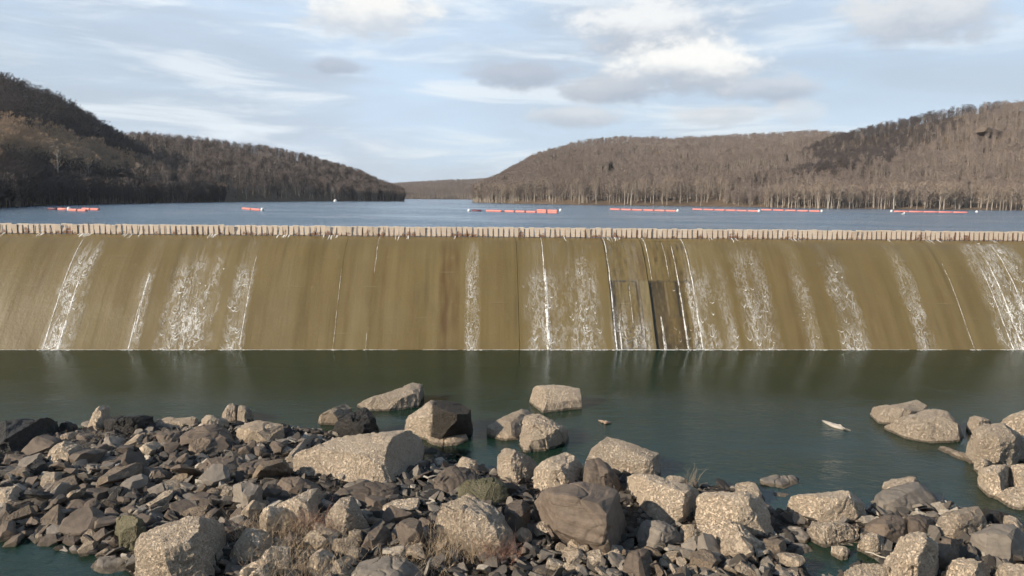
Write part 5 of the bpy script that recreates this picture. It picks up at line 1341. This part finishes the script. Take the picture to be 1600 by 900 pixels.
stick('driftwood_stick', 'small reddish driftwood piece floating in mid pool', [(936, 657, .02), (945, 660, .12), (955, 661, .02)], [.05, .16, .05], 0, M_DRIFT2)
stick('driftwood_stick', 'pale stick lying across stones by the right pool', [(1352, 862, .15), (1385, 872, .3)], [.04, .03], .1, M_DRIFT)
stick('driftwood_stick', 'thin pale stick leaning at pebbly boulder with slot', [(831, 749, .3), (842, 741, .6)], [.05, .04], .3, M_DRIFT)
stick('driftwood_stick', 'pale branch lying right of the big concrete slab', [(652, 744, .4), (668, 746, .45), (686, 742, .5)], [.05, .06, .03], .3, M_DRIFT)
p0, p1 = Vector(at_z(183, 729, .7)), Vector(at_z(211, 719, .75)); d = p1 - p0
mb = MB(); mb.box(0, d.length, -.16, .16, -.04, .04); o = link('plank', mb.mesh('plank'), M_WHITE); o.location = p0; o.rotation_euler = (.35, -math.asin(d.z / d.length), math.atan2(d.y, d.x))
tag(o, 'white plank lying on the left rubble', 'plank')

# ------------------------------------------------------------------ dry weeds
M_STRAW = simple('dry_straw_stems', (.34, .25, .155), (.46, .35, .235), 3, .85)
M_RED = simple('reddish_twigs', (.22, .115, .080), (.32, .185, .125), 3, .85)
def weeds(label, px, py, wpx, n, hgt, mat, seed, spread=.5):
    r = random.Random(seed)
    p = at_z(px, py, .3); d = np.linalg.norm(p - EYE); w = wpx * d / F / 2
    mb = MB()
    for _ in range(n):
        a, q = r.random() * 6.283, math.sqrt(r.random()); bx, by = math.cos(a) * q * w, math.sin(a) * q * w * .8
        h = hgt * r.uniform(.45, 1.1); lx, ly = r.gauss(0, spread), r.gauss(0, spread)
        pts = [Vector((bx + lx * h * t * t + r.gauss(0, .02), by + ly * h * t * t + r.gauss(0, .02), -.15 + h * t)) for t in (0, .35, .7, 1)]
        wd = r.uniform(.006, .013)
        side = Vector((math.cos(a), math.sin(a), 0)) * wd
        side2 = Vector((-side.y, side.x, 0))
        for s in (side, side2):
            vs = []
            for i, c in enumerate(pts): vs += [c - s * (1 - i * .25), c + s * (1 - i * .25)]
            mb.add(vs, [(2 * i, 2 * i + 1, 2 * i + 3, 2 * i + 2) for i in range(3)])
        for _b in range(r.randint(1, 4)):
            i = r.randint(1, 2); c = pts[i].lerp(pts[i + 1], r.random()); e = c + Vector((r.gauss(0, .22), r.gauss(0, .22), r.uniform(.05, .35))) * h * .6
            mb.add([c - side * .7, c + side * .7, e], [(0, 1, 2)])
    g = float(ground_h([p[:2]])[0])
    o = link('dry_weed_clump', mb.mesh('dry_weed_clump'), mat); o.location = (p[0], p[1], max(.1, g))
    tag(o, label, 'weeds', 'dry weed clumps on the rock bar')
weeds('straw coloured weeds around square edged pale block', 430, 850, 110, 330, 1.5, M_STRAW, 1)
weeds('reddish weeds right of square edged pale block', 495, 840, 70, 220, 1.2, M_RED, 2)
weeds('reddish straw weeds along the bottom edge left of centre', 470, 892, 160, 420, 1.3, M_STRAW, 3)
weeds('tall straw weeds in front of large round tan boulder', 725, 868, 110, 300, 1.5, M_STRAW, 4)
weeds('reddish weeds at right foot of large round tan boulder', 780, 880, 60, 150, 1.2, M_RED, 5)
weeds('sparse weeds at bottom below dark split slab', 650, 895, 110, 130, 1.2, M_STRAW, 6)
weeds('thin sprig of weeds at waterline near small pale rock', 1078, 760, 22, 14, 1.7, M_STRAW, 7, .25)
weeds('dry sprigs below upright tilted pale block', 140, 694, 50, 90, .9, M_STRAW, 8)
weeds('reddish weeds behind big rough tan lump', 345, 850, 50, 110, 1.0, M_RED, 9)
weeds('single upright sprig on broad grey slab right side', 1473, 812, 4, 3, 1.6, M_STRAW, 10, .15)

# ------------------------------------------------------------------ haze: the thin winter air between here and the hills
mb = MB(); mb.box(-1600, 1900, -650, 2700, -4, 190)
hz, k, out = new_mat('haze_air')
pv = k.n('ShaderNodeVolumePrincipled'); k.set(pv.inputs['Color'], (.86, .90, .96)); pv.inputs['Density'].default_value = 0.00008; pv.inputs['Anisotropy'].default_value = 0.2
k.t.links.new(pv.outputs[0], out.inputs['Volume'])
tag(link('haze', mb.mesh('haze'), hz), 'thin pale winter haze over the valley', kind='stuff')

# ------------------------------------------------------------------ labels that several look-alikes share: count them from the left
ORD = ['leftmost', 'second', 'third', 'fourth', 'fifth', 'sixth', 'seventh', 'eighth', 'ninth', 'tenth', 'eleventh', 'twelfth', 'thirteenth', 'fourteenth', 'fifteenth', 'sixteenth',
       'seventeenth', 'eighteenth', 'nineteenth', 'twentieth', 'twenty-first', 'twenty-second', 'twenty-third', 'twenty-fourth', 'twenty-fifth', 'twenty-sixth', 'twenty-seventh', 'twenty-eighth', 'twenty-ninth', 'thirtieth']
share = {}
for o in COL.objects:
    if o.parent is None and o.get('label') and o.get('category') in ('rock', 'tree'): share.setdefault(o['label'], []).append(o)
for lab, obs in share.items():
    if 1 < len(obs) <= len(ORD):
        obs.sort(key=lambda o: pix(np.array([o.location[:]]))[0][0])
        for i, o in enumerate(obs):
            new = (ORD[i] + ' ' if i == 0 else ORD[i] + ' from left, ') + lab
            if len(new.split()) <= 16: o['label'] = new
